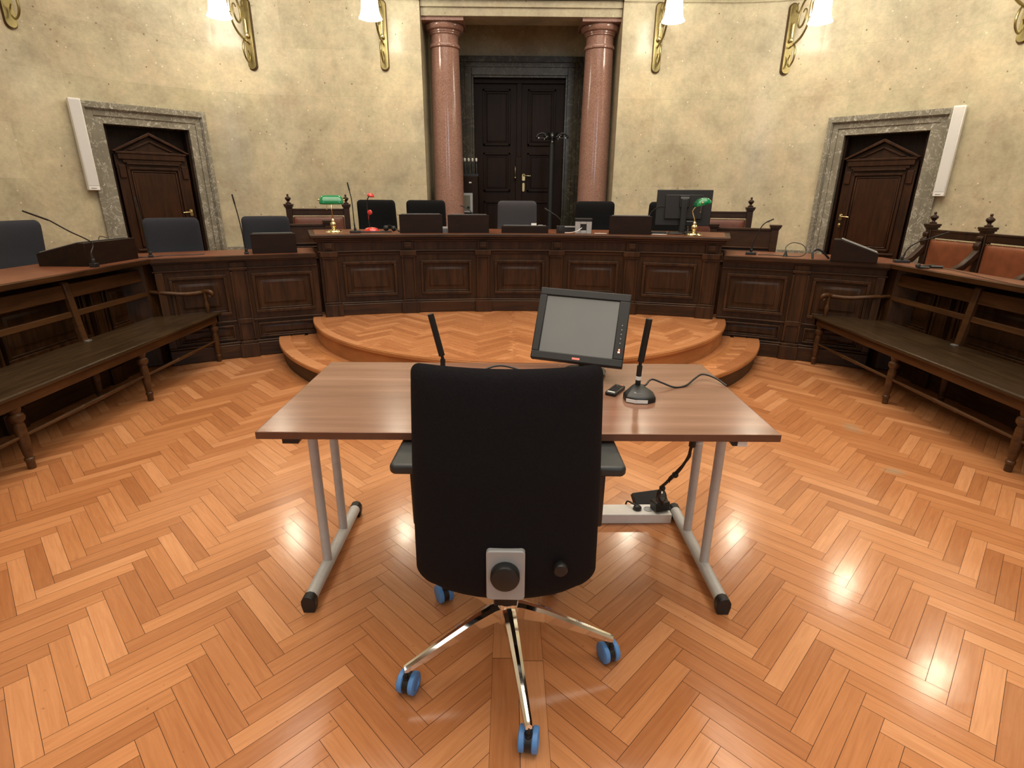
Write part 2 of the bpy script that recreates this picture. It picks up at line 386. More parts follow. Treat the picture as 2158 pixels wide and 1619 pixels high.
# ------------------------------------------------------------------ room shell
WA, WR, WY = 2.5, 2.55, 7.6
QL = WR * PI / 2
WX = WA + WR
def wall_pt(s, d=0.0):
    """point of the wall path, d metres out from the face into the wall"""
    sg = 1 if s >= 0 else -1; a = abs(s)
    if a <= WA: return (s, WY + d)
    t = (a - WA) / WR
    if t <= PI / 2: return (sg * (WA + (WR + d) * sin(t)), WY - WR + (WR + d) * cos(t))
    return (sg * (WX + d), WY - WR - (a - WA - QL))
def s_of(deg): return WA + WR * rad(deg)
def wmap(u, d, z): x, y = wall_pt(u, d); return (x, y, z)
SIDE_END = s_of(90) + (WY - WR) + 6.0
def wall_seg(g, s0, s1, z0, z1, t=0.4):
    n = max(1, int(abs(s1 - s0) / 0.12)) if (abs(s0) > WA or abs(s1) > WA) else 1
    if min(abs(s0), abs(s1)) >= s_of(90) - 1e-6 and s0 * s1 > 0: n = 1
    for i in range(n):
        a = s0 + (s1 - s0) * i / n; b = s0 + (s1 - s0) * (i + 1) / n
        P = [wmap(a, 0, z0), wmap(b, 0, z0), wmap(b, 0, z1), wmap(a, 0, z1), wmap(a, t, z0), wmap(b, t, z0), wmap(b, t, z1), wmap(a, t, z1)]
        uvf = [(a, z0), (b, z0), (b, z1), (a, z1)]
        q = [P[0], P[1], P[2], P[3], P[4], P[5], P[6], P[7]]
        fs = [(0, 1, 2, 3), (7, 6, 5, 4), (0, 4, 5, 1), (3, 2, 6, 7)]; us = [uvf, uvf[::-1], uvf, uvf]
        if i == 0: fs.append((0, 3, 7, 4)); us.append([(a, z0), (a, z1), (a + t, z1), (a + t, z0)])
        if i == n - 1: fs.append((1, 5, 6, 2)); us.append([(b, z0), (b + t, z0), (b + t, z1), (b, z1)])
        g.add(q, fs, None, us)
ZC = 6.4
NL, NR = -1.195, 1.262            # niche edges
D0, D1, DZ = 34.9, 54.2, 2.15     # side door openings on the curved corner
DC = (D0 + D1) / 2
g = G()
for sg in (-1, 1):
    inner = NR if sg > 0 else NL
    def seg(a, b, z0, z1): wall_seg(g, min(a, b), max(a, b), z0, z1)
    seg(inner, sg * WA, 0, ZC)
    seg(sg * WA, sg * s_of(D0 - 0.6), 0, ZC)
    seg(sg * s_of(D0 - 0.6), sg * s_of(D1 + 0.6), DZ + 0.04, ZC)
    seg(sg * s_of(D1 + 0.6), sg * s_of(90), 0, ZC)
wall_seg(g, NL, NR, 3.66, ZC)
# niche: side cheeks, back wall with the door hole, soffit
NB = 8.9
def wplane(g, P, uv): g.add(P, [(0, 1, 2, 3)], None, [uv])
g.box(NL - 0.4, NL, 8.0, NB + 0.3, 0, 4.0); g.box(NR, NR + 0.4, 8.0, NB + 0.3, 0, 4.0)
g.box(NL - 0.3, -0.66, NB, NB + 0.3, 0, 4.0); g.box(0.74, NR + 0.3, NB, NB + 0.3, 0, 4.0); g.box(-0.66, 0.74, NB, NB + 0.3, 3.08, 4.0)
g.box(NL - 0.3, NR + 0.3, 7.95, NB + 0.3, 3.86, 4.1); g.box(-.7, .8, NB + .30, NB + .34, 0, 3.3)  # last slab, unseen behind the door, added to block world light at the gaps
wf = g.build('wall_front', M_wall, smooth=False); ob_props(wf, kind='structure')
for nm, sg in (('wall_left', -1), ('wall_right', 1)):
    g = G(); a, b = sg * s_of(90), sg * SIDE_END
    wall_seg(g, min(a, b), max(a, b), 0, ZC)
    ob_props(g.build(nm, M_wall, smooth=False), kind='structure')
g = G()
YB = -6.0
for x0, x1, z0, z1 in ((-5.5, -3.4, 0, ZC), (-1.6, 1.4, 0, ZC), (3.2, 5.5, 0, ZC), (-3.4, -1.6, 0, 2.2), (-3.4, -1.6, 5.0, ZC), (1.4, 3.2, 0, 2.2), (1.4, 3.2, 5.0, ZC)):
    g.add([(x0, YB, z0), (x1, YB, z0), (x1, YB, z1), (x0, YB, z1), (x0, YB - .4, z0), (x1, YB - .4, z0), (x1, YB - .4, z1), (x0, YB - .4, z1)],
          [(0, 1, 2, 3), (7, 6, 5, 4), (0, 4, 5, 1), (3, 2, 6, 7), (0, 3, 7, 4), (1, 5, 6, 2)], None, [[(x0, z0), (x1, z0), (x1, z1), (x0, z1)]] * 6)
ob_props(g.build('wall_back', M_wall, smooth=False), kind='structure')
for i, x0 in enumerate((-3.4, 1.4)):
    wd = thing('window_%d' % (i + 1), None, None, (x0 + 0.9, YB - 0.2, 2.2)); wd['kind'] = 'structure'
    g = G(); g.box(-0.9, 0.9, -0.01, 0.0, 0, 2.8); g.build('pane', M_pane, wd)
    g = G()
    for a, b, c, d in ((-.9, -.82, 0, 2.8), (.82, .9, 0, 2.8), (-.04, .04, 0, 2.8), (-.9, .9, 0, .08), (-.9, .9, 2.72, 2.8), (-.9, .9, 1.85, 1.91)): g.box(a, b, 0.0, 0.05, c, d)
    g.build('window_frame', M_white, wd, bevel=.006)
g = G(); g.box(-5.5, 5.5, -6.4, 8.1, ZC, ZC + 0.2); ob_props(g.build('ceiling', M_ceil, smooth=False), kind='structure')
# cornice line
g = G()
for s0, s1 in ((-s_of(88), NL), (NR, s_of(88))):
    n = 60
    g.mbox(wmap, s0, s1, -0.05, 0.05, 3.715, 3.80, n); g.mbox(wmap, s0, s1, -0.032, 0.05, 3.675, 3.715, n); g.mbox(wmap, s0, s1, -0.016, 0.05, 3.640, 3.675, n)
g.mbox(wmap, NL, NR, -0.05, 0.05, 3.735, 3.80, 4)
ob_props(g.build('trim_1', M_wall), kind='structure')
# lintel over the niche: stepped fascias
g = G()
g.box(NL + .004, NR - .004, 7.66, 8.02, 3.495, 3.585); g.box(NL + .003, NR - .003, 7.64, 8.02, 3.585, 3.66); g.box(NL + .002, NR - .002, 7.615, 8.02, 3.66, 3.74)
ob_props(g.build('trim_2', M_wall, bevel=.004), kind='structure')
# marble plinth band
g = G()
for sg in (-1, 1):
    inner = NR if sg > 0 else NL
    g.mbox(wmap, inner, sg * s_of(30.0), -0.025, 0.02, 0.0, 0.78, 24)
    g.mbox(wmap, sg * s_of(59), sg * s_of(90), -0.025, 0.02, 0.0, 0.78, 16)
    g.mbox(wmap, sg * s_of(90), sg * SIDE_END, -0.025, 0.02, 0.0, 0.78, 1)
ob_props(g.build('baseboard_front', M_marble), kind='structure')

# ------------------------------------------------------------------ floor
PLL, PLW = 0.36, 0.06
def clip(poly, a, b, c):
    """keep a*x + b*y <= c"""
    out = []
    for i in range(len(poly)):
        p, q = poly[i], poly[(i + 1) % len(poly)]
        dp, dq = a * p[0] + b * p[1] - c, a * q[0] + b * q[1] - c
        if dp <= 0: out.append(p)
        if dp * dq < 0:
            t = dp / (dp - dq); out.append((p[0] + (q[0] - p[0]) * t, p[1] + (q[1] - p[1]) * t))
    return out
def herring(g, xs, flip, z, region, planes, y0=0.0, gap=0.0007):
    """herringbone whose column boundary lies at xs; planks lean / just right of xs (or the mirror if flip)"""
    c45 = cos(PI / 4); x0, x1, yy0, yy1 = region
    W, Lp = PLW, PLL
    for n in range(int((yy0 - 1) / (W * 1.4142)) - 6, int((yy1 + 1) / (W * 1.4142)) + 8):
        for k in range(-14, 15):
            bx, by = n * W + k * Lp, n * W - k * Lp
            for hor in (0, 1):
                if hor: r = (bx, bx + Lp, by, by + W)
                else: r = (bx + Lp, bx + Lp + W, by + W - Lp, by + W)
                q = [(r[0] + gap, r[2] + gap), (r[1] - gap, r[2] + gap), (r[1] - gap, r[3] - gap), (r[0] + gap, r[3] - gap)]
                # horizontal planks run along u; turned by 45 degrees they lean /
                P = []
                for u, v in q:
                    X = (u - v) * c45; Y = (u + v) * c45
                    X += 0.0
                    P.append((xs + X, Y + y0))
                if flip: P = [(2 * xs - a, b) for a, b in P]
                cx = sum(a for a, b in P) / 4; cy = sum(b for a, b in P) / 4
                if cx < x0 - .3 or cx > x1 + .3 or cy < yy0 - .3 or cy > yy1 + .3: continue
                dx, dy = P[1][0] - P[0][0], P[1][1] - P[0][1]
                if not hor: dx, dy = P[3][0] - P[0][0], P[3][1] - P[0][1]
                l = math.hypot(dx, dy); dx /= l; dy /= l
                Q = P
                for pl in planes:
                    Q = clip(Q, *pl)
                    if len(Q) < 3: break
                if len(Q) < 3: continue
                g.add([(a, b, z) for a, b in Q], [tuple(range(len(Q)))], None, [[((a - cx) * dx + (b - cy) * dy, -(a - cx) * dy + (b - cy) * dx) for a, b in Q]])
def col_planes(x0, x1, y0, y1): return [(-1, 0, -x0), (1, 0, x1), (0, -1, -y0), (0, 1, y1)]
SX0, SX1 = -0.160, 0.005
g = G()
# the horizontal group, turned 45, spans x from xs - W*c45 to xs + L*c45
XL = -0.335
XR = 2 * ((SX0 + SX1) / 2) - XL
herring(g, XL, False, 0.0, (-5.04, SX0, -5.99, 5.9), col_planes(-5.04, SX0, -5.99, 5.9), 0.03)
herring(g, XR, True, 0.0, (SX1, 5.04, -5.99, 5.9), col_planes(SX1, 5.04, -5.99, 5.9), 0.01)
def board(g, x0, x1, y0, y1, z, gp=0.0009):
    g.add([(x0 + gp, y0 + gp, z), (x1 - gp, y0 + gp, z), (x1 - gp, y1 - gp, z), (x0 + gp, y1 - gp, z)], [(0, 1, 2, 3)], None, [[(y0, x0), (y0, x1), (y1, x1), (y1, x0)]])
xm = -0.076
yy = -5.99
k = 0
while yy < 5.8:
    board(g, SX0, xm, yy, yy + 0.92, 0.0); yy += 0.92
yy = -5.99 - 0.33
while yy < 5.8:
    board(g, xm, SX1, max(yy, -5.99), yy + 0.768, 0.0); yy += 0.768
fl = g.build('floor', M_floor, smooth=False); ob_props(fl, kind='structure')
g = G(); g.box(-5.3, 5.3, -6.2, 9.4, -0.12, -0.0015); ob_props(g.build('floor', M_gap, smooth=False), kind='structure')

# raised floor behind the desks (continues out of sight behind them)
g = G()
back = [wall_pt(s_of(90) * (1 - 2 * i / 40), -0.03) for i in range(41)]
ring = [(5.62 * sin(rad(a)), 5.62 * cos(rad(a))) for a in [-34 + 68 * i / 24 for i in range(25)]]
outer = [(WX - .03, 0.9)] + back + [(-WX + .03, 0.9), (-3.32, 0.9), (-3.32, 4.66)] + ring + [(3.32, 4.66), (3.32, 0.9)]
g.prism(outer, -0.001, 0.16, 'z')
ob_props(g.build('floor', M_riser, smooth=False), kind='structure')
g = G(); g.box(NL + .002, NR - .002, 7.6, NB + .2, 0.0, 0.70); ob_props(g.build('floor', M_marbled, smooth=False), kind='structure')

# lower step and upper platform in front of the judges
def arc(cx, cy, r, a0, a1, n): return [(cx + r * sin(rad(a0 + (a1 - a0) * i / n)), cy - r * cos(rad(a0 + (a1 - a0) * i / n))) for i in range(n + 1)]
def clip_ring(xs, ys, r):  # keep the polygon in front of the judge desk ring, R <= r
    return [(x, y) for x, y in zip(xs, ys)]
step = thing('wooden_step', 'lower curved oak step at floor level below the judges platform', 'step', (0, 3.36, 0))
def dome(cx, cy, r, amax, yb, n=56):
    p = arc(cx, cy, r, -amax, amax, n)
    return [(x, y) for x, y in p] + [(p[-1][0], yb), (p[0][0], yb)]
LC, LRd = (0, 5.79), 2.42
UC, URd = (0, 5.70), 2.07
def ring_poly(c, r, amax, n=56):
    """front arc, closed along the desk ring at the back"""
    p = arc(c[0], c[1], r, -amax, amax, n)
    aL = math.degrees(math.atan2(p[0][0], p[0][1])); Rr = 5.45
    b = [(Rr * sin(rad(aL * (2 * i / 16 - 1) * -1 * -1)), Rr * cos(rad(aL * (2 * i / 16 - 1)))) for i in range(17)]
    b = [(Rr * sin(rad(-aL - (-2 * aL) * i / 16)), Rr * cos(rad(-aL - (-2 * aL) * i / 16))) for i in range(17)]
    return p + b
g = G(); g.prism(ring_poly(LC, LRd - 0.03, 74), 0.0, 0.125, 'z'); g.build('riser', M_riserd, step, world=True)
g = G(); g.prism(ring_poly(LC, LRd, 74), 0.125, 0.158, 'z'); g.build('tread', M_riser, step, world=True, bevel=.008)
def band(g, c, r0, r1, a0, a1, z, n, gp=0.0008, seam=6):
    for s in range(n):
        aa, ab = a0 + (a1 - a0) * s / n, a0 + (a1 - a0) * (s + 1) / n
        p = arc(c[0], c[1], r0, aa, ab - gp * 20, seam); q = arc(c[0], c[1], r1, aa, ab - gp * 20, seam)
        P = p + q[::-1]
        g.add([(x, y, z) for x, y in P], [tuple(range(len(P)))], None, [[(x, y) for x, y in P]])
g = G()
band(g, LC, LRd - 0.004, LRd - 0.105, -74, 74, 0.1595, 9)
band(g, LC, URd + 0.09, URd + 0.01, -74, 74, 0.1595, 9)
yb = 3.3
inn = arc(LC[0], LC[1], LRd - 0.107, -74, 74, 64)
while yb < 5.35:      # straight boards running across
    r0 = math.sqrt(max(0, (LRd - 0.107) ** 2 - (LC[1] - yb - .03) ** 2)); w0 = 0.062
    ri = math.sqrt(max(0, (URd + 0.09) ** 2 - (LC[1] - 0.09 - yb - .03) ** 2))
    xs = sorted([ri, r0])
    for sg in (-1, 1):
        a = ri; 
        lo, hi = (a, r0)
        x = lo
        if hi - lo < 0.02: continue
        steps = [lo, hi] if hi - lo < 0.5 else [lo + (hi - lo) * t for t in (0, random.uniform(.3, .7), 1)]
        for i in range(len(steps) - 1):
            u0, u1 = steps[i] + .001, steps[i + 1] - .001
            g.add([(sg * u0, yb, .159), (sg * u1, yb, .159), (sg * u1, yb + w0 - .0015, .159), (sg * u0, yb + w0 - .0015, .159)], [(0, 1, 2, 3)], None, [[(u0, 0), (u1, 0), (u1, w0), (u0, w0)]])
    yb += w0
g.build('tread_boards', M_step, step, smooth=False, world=True)
plat = thing('judges_platform', 'upper oak platform with herringbone top and curved front below the judges desk', 'platform', (0, 3.63, .16))
g = G(); g.prism(ring_poly(UC, URd - 0.02, 78), 0.15, 0.285, 'z'); g.build('riser', M_riser, plat, world=True)
g = G(); g.prism(ring_poly(UC, URd, 78), 0.285, 0.318, 'z'); g.build('tread', M_riser, plat, world=True, bevel=.008)
g = G()
pl = []
for i in range(48):
    a = rad(-180 + 360 * i / 48); pl.append((sin(a), -cos(a), (URd - 0.075) + UC[0] * sin(a) - UC[1] * cos(a)))
pl = [(sin(rad(a)), -cos(rad(a)), (URd - 0.075) - UC[1] * cos(rad(a))) for a in range(-84, 85, 4)] + [(0, 1, 5.45)]
herring(g, XL, False, 0.3195, (-2.1, xm, 3.5, 5.6), pl + [(1, 0, xm)], 0.03)
herring(g, XR, True, 0.3195, (xm, 2.1, 3.5, 5.6), pl + [(-1, 0, -xm)], 0.01)
g.build('herringbone_boards', M_step, plat, smooth=False, world=True)
g = G(); band(g, UC, URd - 0.004, URd - 0.073, -78, 78, 0.3198, 8); g.build('edge_boards', M_step, plat, smooth=False, world=True)
g = G()   # judges floor behind the desk
g.prism([(5.452 * sin(rad(a)), 5.452 * cos(rad(a))) for a in [-20.2 + 40.4 * i / 16 for i in range(17)]] + [(2.35, 7.5), (-2.35, 7.5)], 0.161, 0.319, 'z')
ob_props(g.build('floor', M_riser, smooth=False), kind='structure')

# ------------------------------------------------------------------ doors
def panel_door(root, w_, z0, z1, y, M_, gl=None):
    pass
def side_door(idx, sg):
    a = rad(DC) * sg
    # face plane of the frame, a chord of the curved corner; local +y goes into the wall, local x along it
    R0 = WR - 0.085
    loc = (sg * (WA + R0 * sin(abs(a))), WY - WR + R0 * cos(abs(a)), 0.16)
    rt = thing('door_%d' % idx, None, None, loc, -a); rt['kind'] = 'structure'
    zt = -0.16
    ow, fw, top = 0.425, 0.605, 2.345 + zt
    ot = DZ + zt
    g = G()
    # stepped marble architrave: two fascias and an outer moulding, mitred
    for (i0, i1, zz, dd) in ((ow, ow + 0.075, ot + 0.08, 0.022), (ow + 0.075, ow + 0.135, ot + 0.145, 0.008), (ow + 0.135, fw, top, -0.012), (fw - 0.035, fw + 0.012, top + .012, -0.03)):
        iz = ot + (i0 - ow)
        g.box(-i1, -i0, dd, 0.34, 0, zz); g.box(i0, i1, dd, 0.34, 0, zz); g.box(-i0, i0, dd, 0.34, max(iz, ot), zz)
    g.build('door_frame', M_marble, rt, bevel=.003)
    g = G(); g.box(-ow, ow, 0.25, 0.29, 0, ot); g.box(-ow, ow, 0.13, 0.25, 1.93 + zt + .02, ot) if False else None
    # dark wooden lining
    g.box(-ow, -ow + 0.03, 0.10, 0.25, 0, ot); g.box(ow - 0.03, ow, 0.10, 0.25, 0, ot)
    g.build('door_lining', M_doorc, rt)
    yb = 0.13   # leaf plane
    g = G(); g.box(-0.37, 0.37, yb, yb + 0.05, 0.01, 1.86 + zt); g.build('door_leaf', M_doorw, rt)
    lf = G()
    # stiles raised at both sides, rails, mouldings
    for sx in (-1, 1):
        lf.box(min(sx * .37, sx * .275), max(sx * .37, sx * .275), yb - .015, yb + .01, 0.01, 1.72 + zt)
    lf.box(-.275, .275, yb - .015, yb + .01, 0.60 + zt + .08, 0.82 + zt); lf.box(-.275, .275, yb - .015, yb + .01, 0.01, 0.12)
    lf.box(-.275, .275, yb - .015, yb + .01, 1.70 + zt, 1.76 + zt)
    def frame(x0, x1, a0, a1, t, d):
        lf.box(x0, x1, yb - d, yb + .01, a0, a0 + t); lf.box(x0, x1, yb - d, yb + .01, a1 - t, a1)
        lf.box(x0, x0 + t, yb - d, yb + .01, a0, a1); lf.box(x1 - t, x1, yb - d, yb + .01, a0, a1)
    frame(-.275, .275, 0.82 + zt, 1.72 + zt, .03, .032); frame(-.235, .235, 0.855 + zt, 1.68 + zt, .018, .018)
    lf.box(-.215, .215, yb - .010, yb + .01, 0.875 + zt, 1.66 + zt)
    frame(-.275, .275, 0.14, 0.52, .03, .03); lf.box(-.21, .21, yb - .012, yb + .01, 0.20, 0.46)
    lf.box(-.33, .33, yb - .05, yb + .01, .70 + zt, .725 + zt); lf.box(-.33, .33, yb - .04, yb + .01, .775 + zt, .80 + zt)
    lf.build('door_panel', M_doorw, rt, bevel=.006)
    # cornice and pediment
    g = G()
    g.box(-.34, .34, yb - .05, yb + .03, 1.80 + zt, 1.86 + zt); g.box(-.30, .30, yb - .035, yb + .03, 1.765 + zt, 1.80 + zt)
    g.box(-.27, .27, yb - .055, yb + .03, 1.745 + zt, 1.765 + zt)
    for x in (-.32, .32): g.box(x - .03, x + .03, yb - .04, yb + .02, 1.60 + zt, 1.74 + zt)
    P0, P1, P2 = (-.385, 1.885 + zt), (.385, 1.885 + zt), (0, 2.09 + zt)
    g.prism([(-.33, 1.86 + zt), (.33, 1.86 + zt), (0, 2.06 + zt)], yb - .01, yb + .03, 'y')
    g.box(-.36, .36, yb - .06, yb + .03, 1.86 + zt, 1.885 + zt)
    for sx in (-1, 1):
        g.prism([(sx * .395, 1.885 + zt), (0, 2.095 + zt), (0, 2.06 + zt), (sx * .365, 1.875 + zt)], yb - .075, yb + .03, 'y')
        g.prism([(sx * .24, 1.90 + zt), (0, 2.015 + zt), (0, 1.99 + zt), (sx * .20, 1.895 + zt)], yb - .035, yb + .03, 'y')
    g.build('pediment', M_doorw, rt, bevel=.004)
    hx = -sg * 0.275
    hx = (0.315 if sg < 0 else -0.315)
    h = G(); hz = 1.215 + zt
    h.rbox(hx - .017, hx + .017, yb - .024, yb - .014, hz - .045, hz + .035, .012)
    h.tube([(hx, yb - .02, hz), (hx, yb - .055, hz), (hx + (-.02 if sg < 0 else .02), yb - .062, hz + .002), (hx + (-.10 if sg < 0 else .10), yb - .062, hz - .004)], [.009, .008, .008, .007], 10)
    h.sphere((hx, yb - .045, hz + .012), .014, 12)
    h.lathe([(.001, -.012), (.014, -.008), (.017, 0), (.014, .008), (.001, .012)], 12, Matrix.Translation((hx, yb - .018, hz - .10)) @ Matrix.Rotation(PI / 2, 4, 'X') @ Matrix.Scale(1, 4))
    h.rbox(hx - .011, hx + .011, yb - .022, yb - .014, hz - .135, hz - .07, .010)
    h.build('door_handle', M_brassb, rt, label='brass lever handle with keyhole plate')
    return rt
side_door(1, -1); side_door(2, 1)

# centre double door in the niche
rt = thing('door_3', None, None, (0.04, NB, 0.70)); rt['kind'] = 'structure'
zt = -0.70
g = G()
for i0, i1, zz, dd in ((0.672, 0.70, 3.10, -.03), (0.70, 0.80, 3.20, -.05), (0.80, 0.86, 3.26, -.06), (0.86, 0.925, 3.325, -.085)):
    g.box(-i1, -i0, dd, 0.2, 0, zz + zt); g.box(i0, i1, dd, 0.2, 0, zz + zt); g.box(-i0, i0, dd, 0.2, 3.06 + (i0 - .672) + zt, zz + zt)
g.build('door_frame', M_marbled, rt, bevel=.004)
for sx, x0, x1 in ((-1, -.675, -.03), (1, .03, .675)):
    g = G(); g.box(x0, x1, .09, .14, 0, 3.05 + zt)
    lf = g
    def fr(a, b, c, d, t, y):
        lf.box(a, b, y, .1, c, c + t); lf.box(a, b, y, .1, d - t, d); lf.box(a, a + t, y, .1, c, d); lf.box(b - t, b, y, .1, c, d)
    c0, c1 = (x0 + .13, x1 - .10) if sx < 0 else (x0 + .10, x1 - .13)
    for z0, z1 in ((2.16, 2.93), (1.50, 2.06), (0.85, 1.36)):
        fr(c0, c1, z0 + zt, z1 + zt, .03, .065); fr(c0 + .05, c1 - .05, z0 + .05 + zt, z1 - .05 + zt, .015, .078); lf.box(c0 + .065, c1 - .065, .083, .1, z0 + .065 + zt, z1 - .065 + zt)
    lf.build('door_leaf', M_doorc, rt, bevel=.004)
g = G(); g.box(-.045, .045, .05, .11, 0, 2.0 + zt + .0); g.box(-.035, .035, .06, .11, 2.0 + zt, 3.03 + zt); g.box(-.672, .672, .05, .12, 3.0 + zt, 3.06 + zt)
g.build('astragal', M_doorc, rt, bevel=.004)
g = G()
g.rbox(.055, .10, .07, .082, 1.66 + zt, 1.76 + zt, .015); g.tube([(.078, .07, 1.735 + zt), (.078, .03, 1.735 + zt), (.10, .02, 1.735 + zt), (.185, .02, 1.73 + zt)], .009, 8)
g.rbox(.06, .095, .068, .08, 1.50 + zt, 1.63 + zt, .017); g.sphere((.078, .045, 1.75 + zt), .014)
g.build('door_handle', M_brassb, rt, label='brass lever handle with oval keyhole plate')
g = G(); g.tube([(-.052, .04, 1.86 + zt), (-.052, .02, 1.80 + zt), (-.052, .03, 1.72 + zt), (-.052, .05, 1.67 + zt)], [.006, .009, .010, .018], 10, sub=4); g.sphere((-.052, .03, 1.70 + zt), .022)
g.build('door_knob', M_brass, rt, label='brass drop handle')

# ------------------------------------------------------------------ columns
def column(x, label):
    c = thing('column', label, 'column', (x, 7.95, 0.32), group='red granite columns of the niche')
    z = -0.32
    g = G(); g.lathe([(.235, 0), (.235, .07), (.24, .09), (.225, .12), (.21, .14), (.205, .17), (.203, .9), (.196, 1.9), (.186, 2.5), (.178, 3.20 + z)], 56); g.build('shaft', M_granite, c)
    g = G()
    g.lathe([(.178, 3.195 + z), (.193, 3.205 + z), (.196, 3.222 + z), (.19, 3.24 + z), (.176, 3.248 + z), (.173, 3.34 + z), (.186, 3.348 + z), (.188, 3.362 + z), (.196, 3.368 + z), (.198, 3.385 + z), (.225, 3.395 + z), (.243, 3.425 + z), (.243, 3.445 + z), (.225, 3.462 + z)], 56)
    g.box(-.262, .262, -.262, .262, 3.458 + z, 3.512 + z)
    g.build('capital', M_granite, c, bevel=.002)
column(-.937, 'polished red granite column left of the dark double door')
column(1.044, 'polished red granite column right of the dark double door')

# ------------------------------------------------------------------ desks
def ringmap(R0):
    def f(u, d, z):
        a = u / R0; return ((R0 + d) * sin(a), (R0 + d) * cos(a), z)
    return f
J = ringmap(5.5)
def au(deg): return 5.5 * rad(deg)
def raised_panel(mp, u0, u1, z0, z1, n=4, s=1.0):
    g = G(); t = .028 * s
    def fr(a, b, c, d, t, d0):
        g.mbox(mp, a, b, d0, .02, c, c + t, n); g.mbox(mp, a, b, d0, .02, d - t, d, n); g.mbox(mp, a, a + t, d0, .02, c + t, d - t, 1); g.mbox(mp, b - t, b, d0, .02, c + t, d - t, 1)
    fr(u0, u1, z0, z1, t, -.030); fr(u0 + t, u1 - t, z0 + t, z1 - t, .014, -.012)
    k = .085 * s
    # bevelled field
    P = []
    for (a, c, d) in ((k - .022, k - .022, .002), (k, k, -.006)):
        P.append((u0 + a, u1 - a, z0 + c, z1 - c, d))
    (a0, b0, c0, e0, d0), (a1, b1, c1, e1, d1) = P
    vs = []; m = n
    def ringp(a, b, c, e, d):
        r = [(a + (b - a) * i / m, c) for i in range(m + 1)] + [(b, e)] + [(b + (a - b) * i / m, e) for i in range(1, m + 1)]
        return [mp(u, d, z) for u, z in r]
    A = ringp(a0, b0, c0, e0, d0); B = ringp(a1, b1, c1, e1, d1); q = len(A)
    g.add(A + B, [(i, (i + 1) % q, q + (i + 1) % q, q + i) for i in range(q)])
    g.mbox(mp, a1, b1, d1, .01, c1, e1, n)
    return g
jd = thing('judges_desk', 'long curved dark wood judges desk with five raised panels on the platform', 'desk', (0, 5.5, .3195))
A0 = 20.0
g = G(); g.mbox(J, au(-A0), au(A0), 0.0, .05, .43, 1.03, 40)
g.mbox(J, au(-A0), au(-A0 + .5), .05, .7, .32, 1.03, 1); g.mbox(J, au(A0 - .5), au(A0), .05, .7, .32, 1.03, 1)
g.build('body', M_wood, jd, world=True)
g = G(); g.mbox(J, au(-A0), au(A0), -.045, .05, .32, .43, 40); g.mbox(J, au(-A0), au(A0), -.03, .05, .43, .445, 40)
g.build('plinth', M_woodh, jd, world=True, bevel=.006)
g = G()
g.mbox(J, au(-A0 - .15), au(A0 + .15), -.028, .06, .915, .932, 40); g.mbox(J, au(-A0 - .1), au(A0 + .1), -.015, .06, .89, .915, 40)
g.mbox(J, au(-A0 - .3), au(A0 + .3), -.035, .7, 1.012, 1.03, 40); g.mbox(J, au(-A0 - .4), au(A0 + .4), -.055, .72, 1.03, 1.05, 40)
g.build('cornice', M_woodh, jd, world=True, bevel=.005)
g = G(); g.mbox(J, au(-A0 - .7), au(A0 + .7), -.085, .78, 1.05, 1.083, 44); g.build('desk_edge', M_woodh, jd, world=True, bevel=.007)
g = G(); g.mbox(J, au(-A0 - .2), au(A0 + .2), -.05, .74, 1.08, 1.0855, 44); g.build('writing_surface', M_top, jd, world=True)
PA = [-19.1 + 7.64 * i for i in range(6)]
for a in PA:
    g = G(); u = au(a); wpl = .065
    g.mbox(J, u - wpl - .02, u + wpl + .02, -.075, .03, .32, .435, 2); g.mbox(J, u - wpl - .01, u + wpl + .01, -.06, .03, .435, .455, 2)
    g.mbox(J, u - wpl + .012, u + wpl - .012, -.032, .03, .455, .86, 2)
    g.mbox(J, u - wpl, u - wpl + .02, -.042, .03, .455, .86, 1); g.mbox(J, u + wpl - .02, u + wpl, -.042, .03, .455, .86, 1)
    g.mbox(J, u - wpl - .005, u + wpl + .005, -.05, .03, .86, .88, 2); g.mbox(J, u - wpl - .015, u + wpl + .015, -.06, .03, .88, .93, 2)
    g.mbox(J, u - wpl + .01, u + wpl - .01, -.03, .03, .93, 1.012, 2); g.mbox(J, u - .035, u + .035, -.055, .03, .95, 1.005, 1); g.mbox(J, u - .03, u + .03, -.062, .03, .965, .972, 1)
    g.build('pilaster', M_wood, jd, world=True, bevel=.004)
for a, b in zip(PA[:-1], PA[1:]):
    raised_panel(J, au(a) + .115, au(b) - .115, .495, .83, 4).build('panel', M_wood, jd, world=True, bevel=.004)

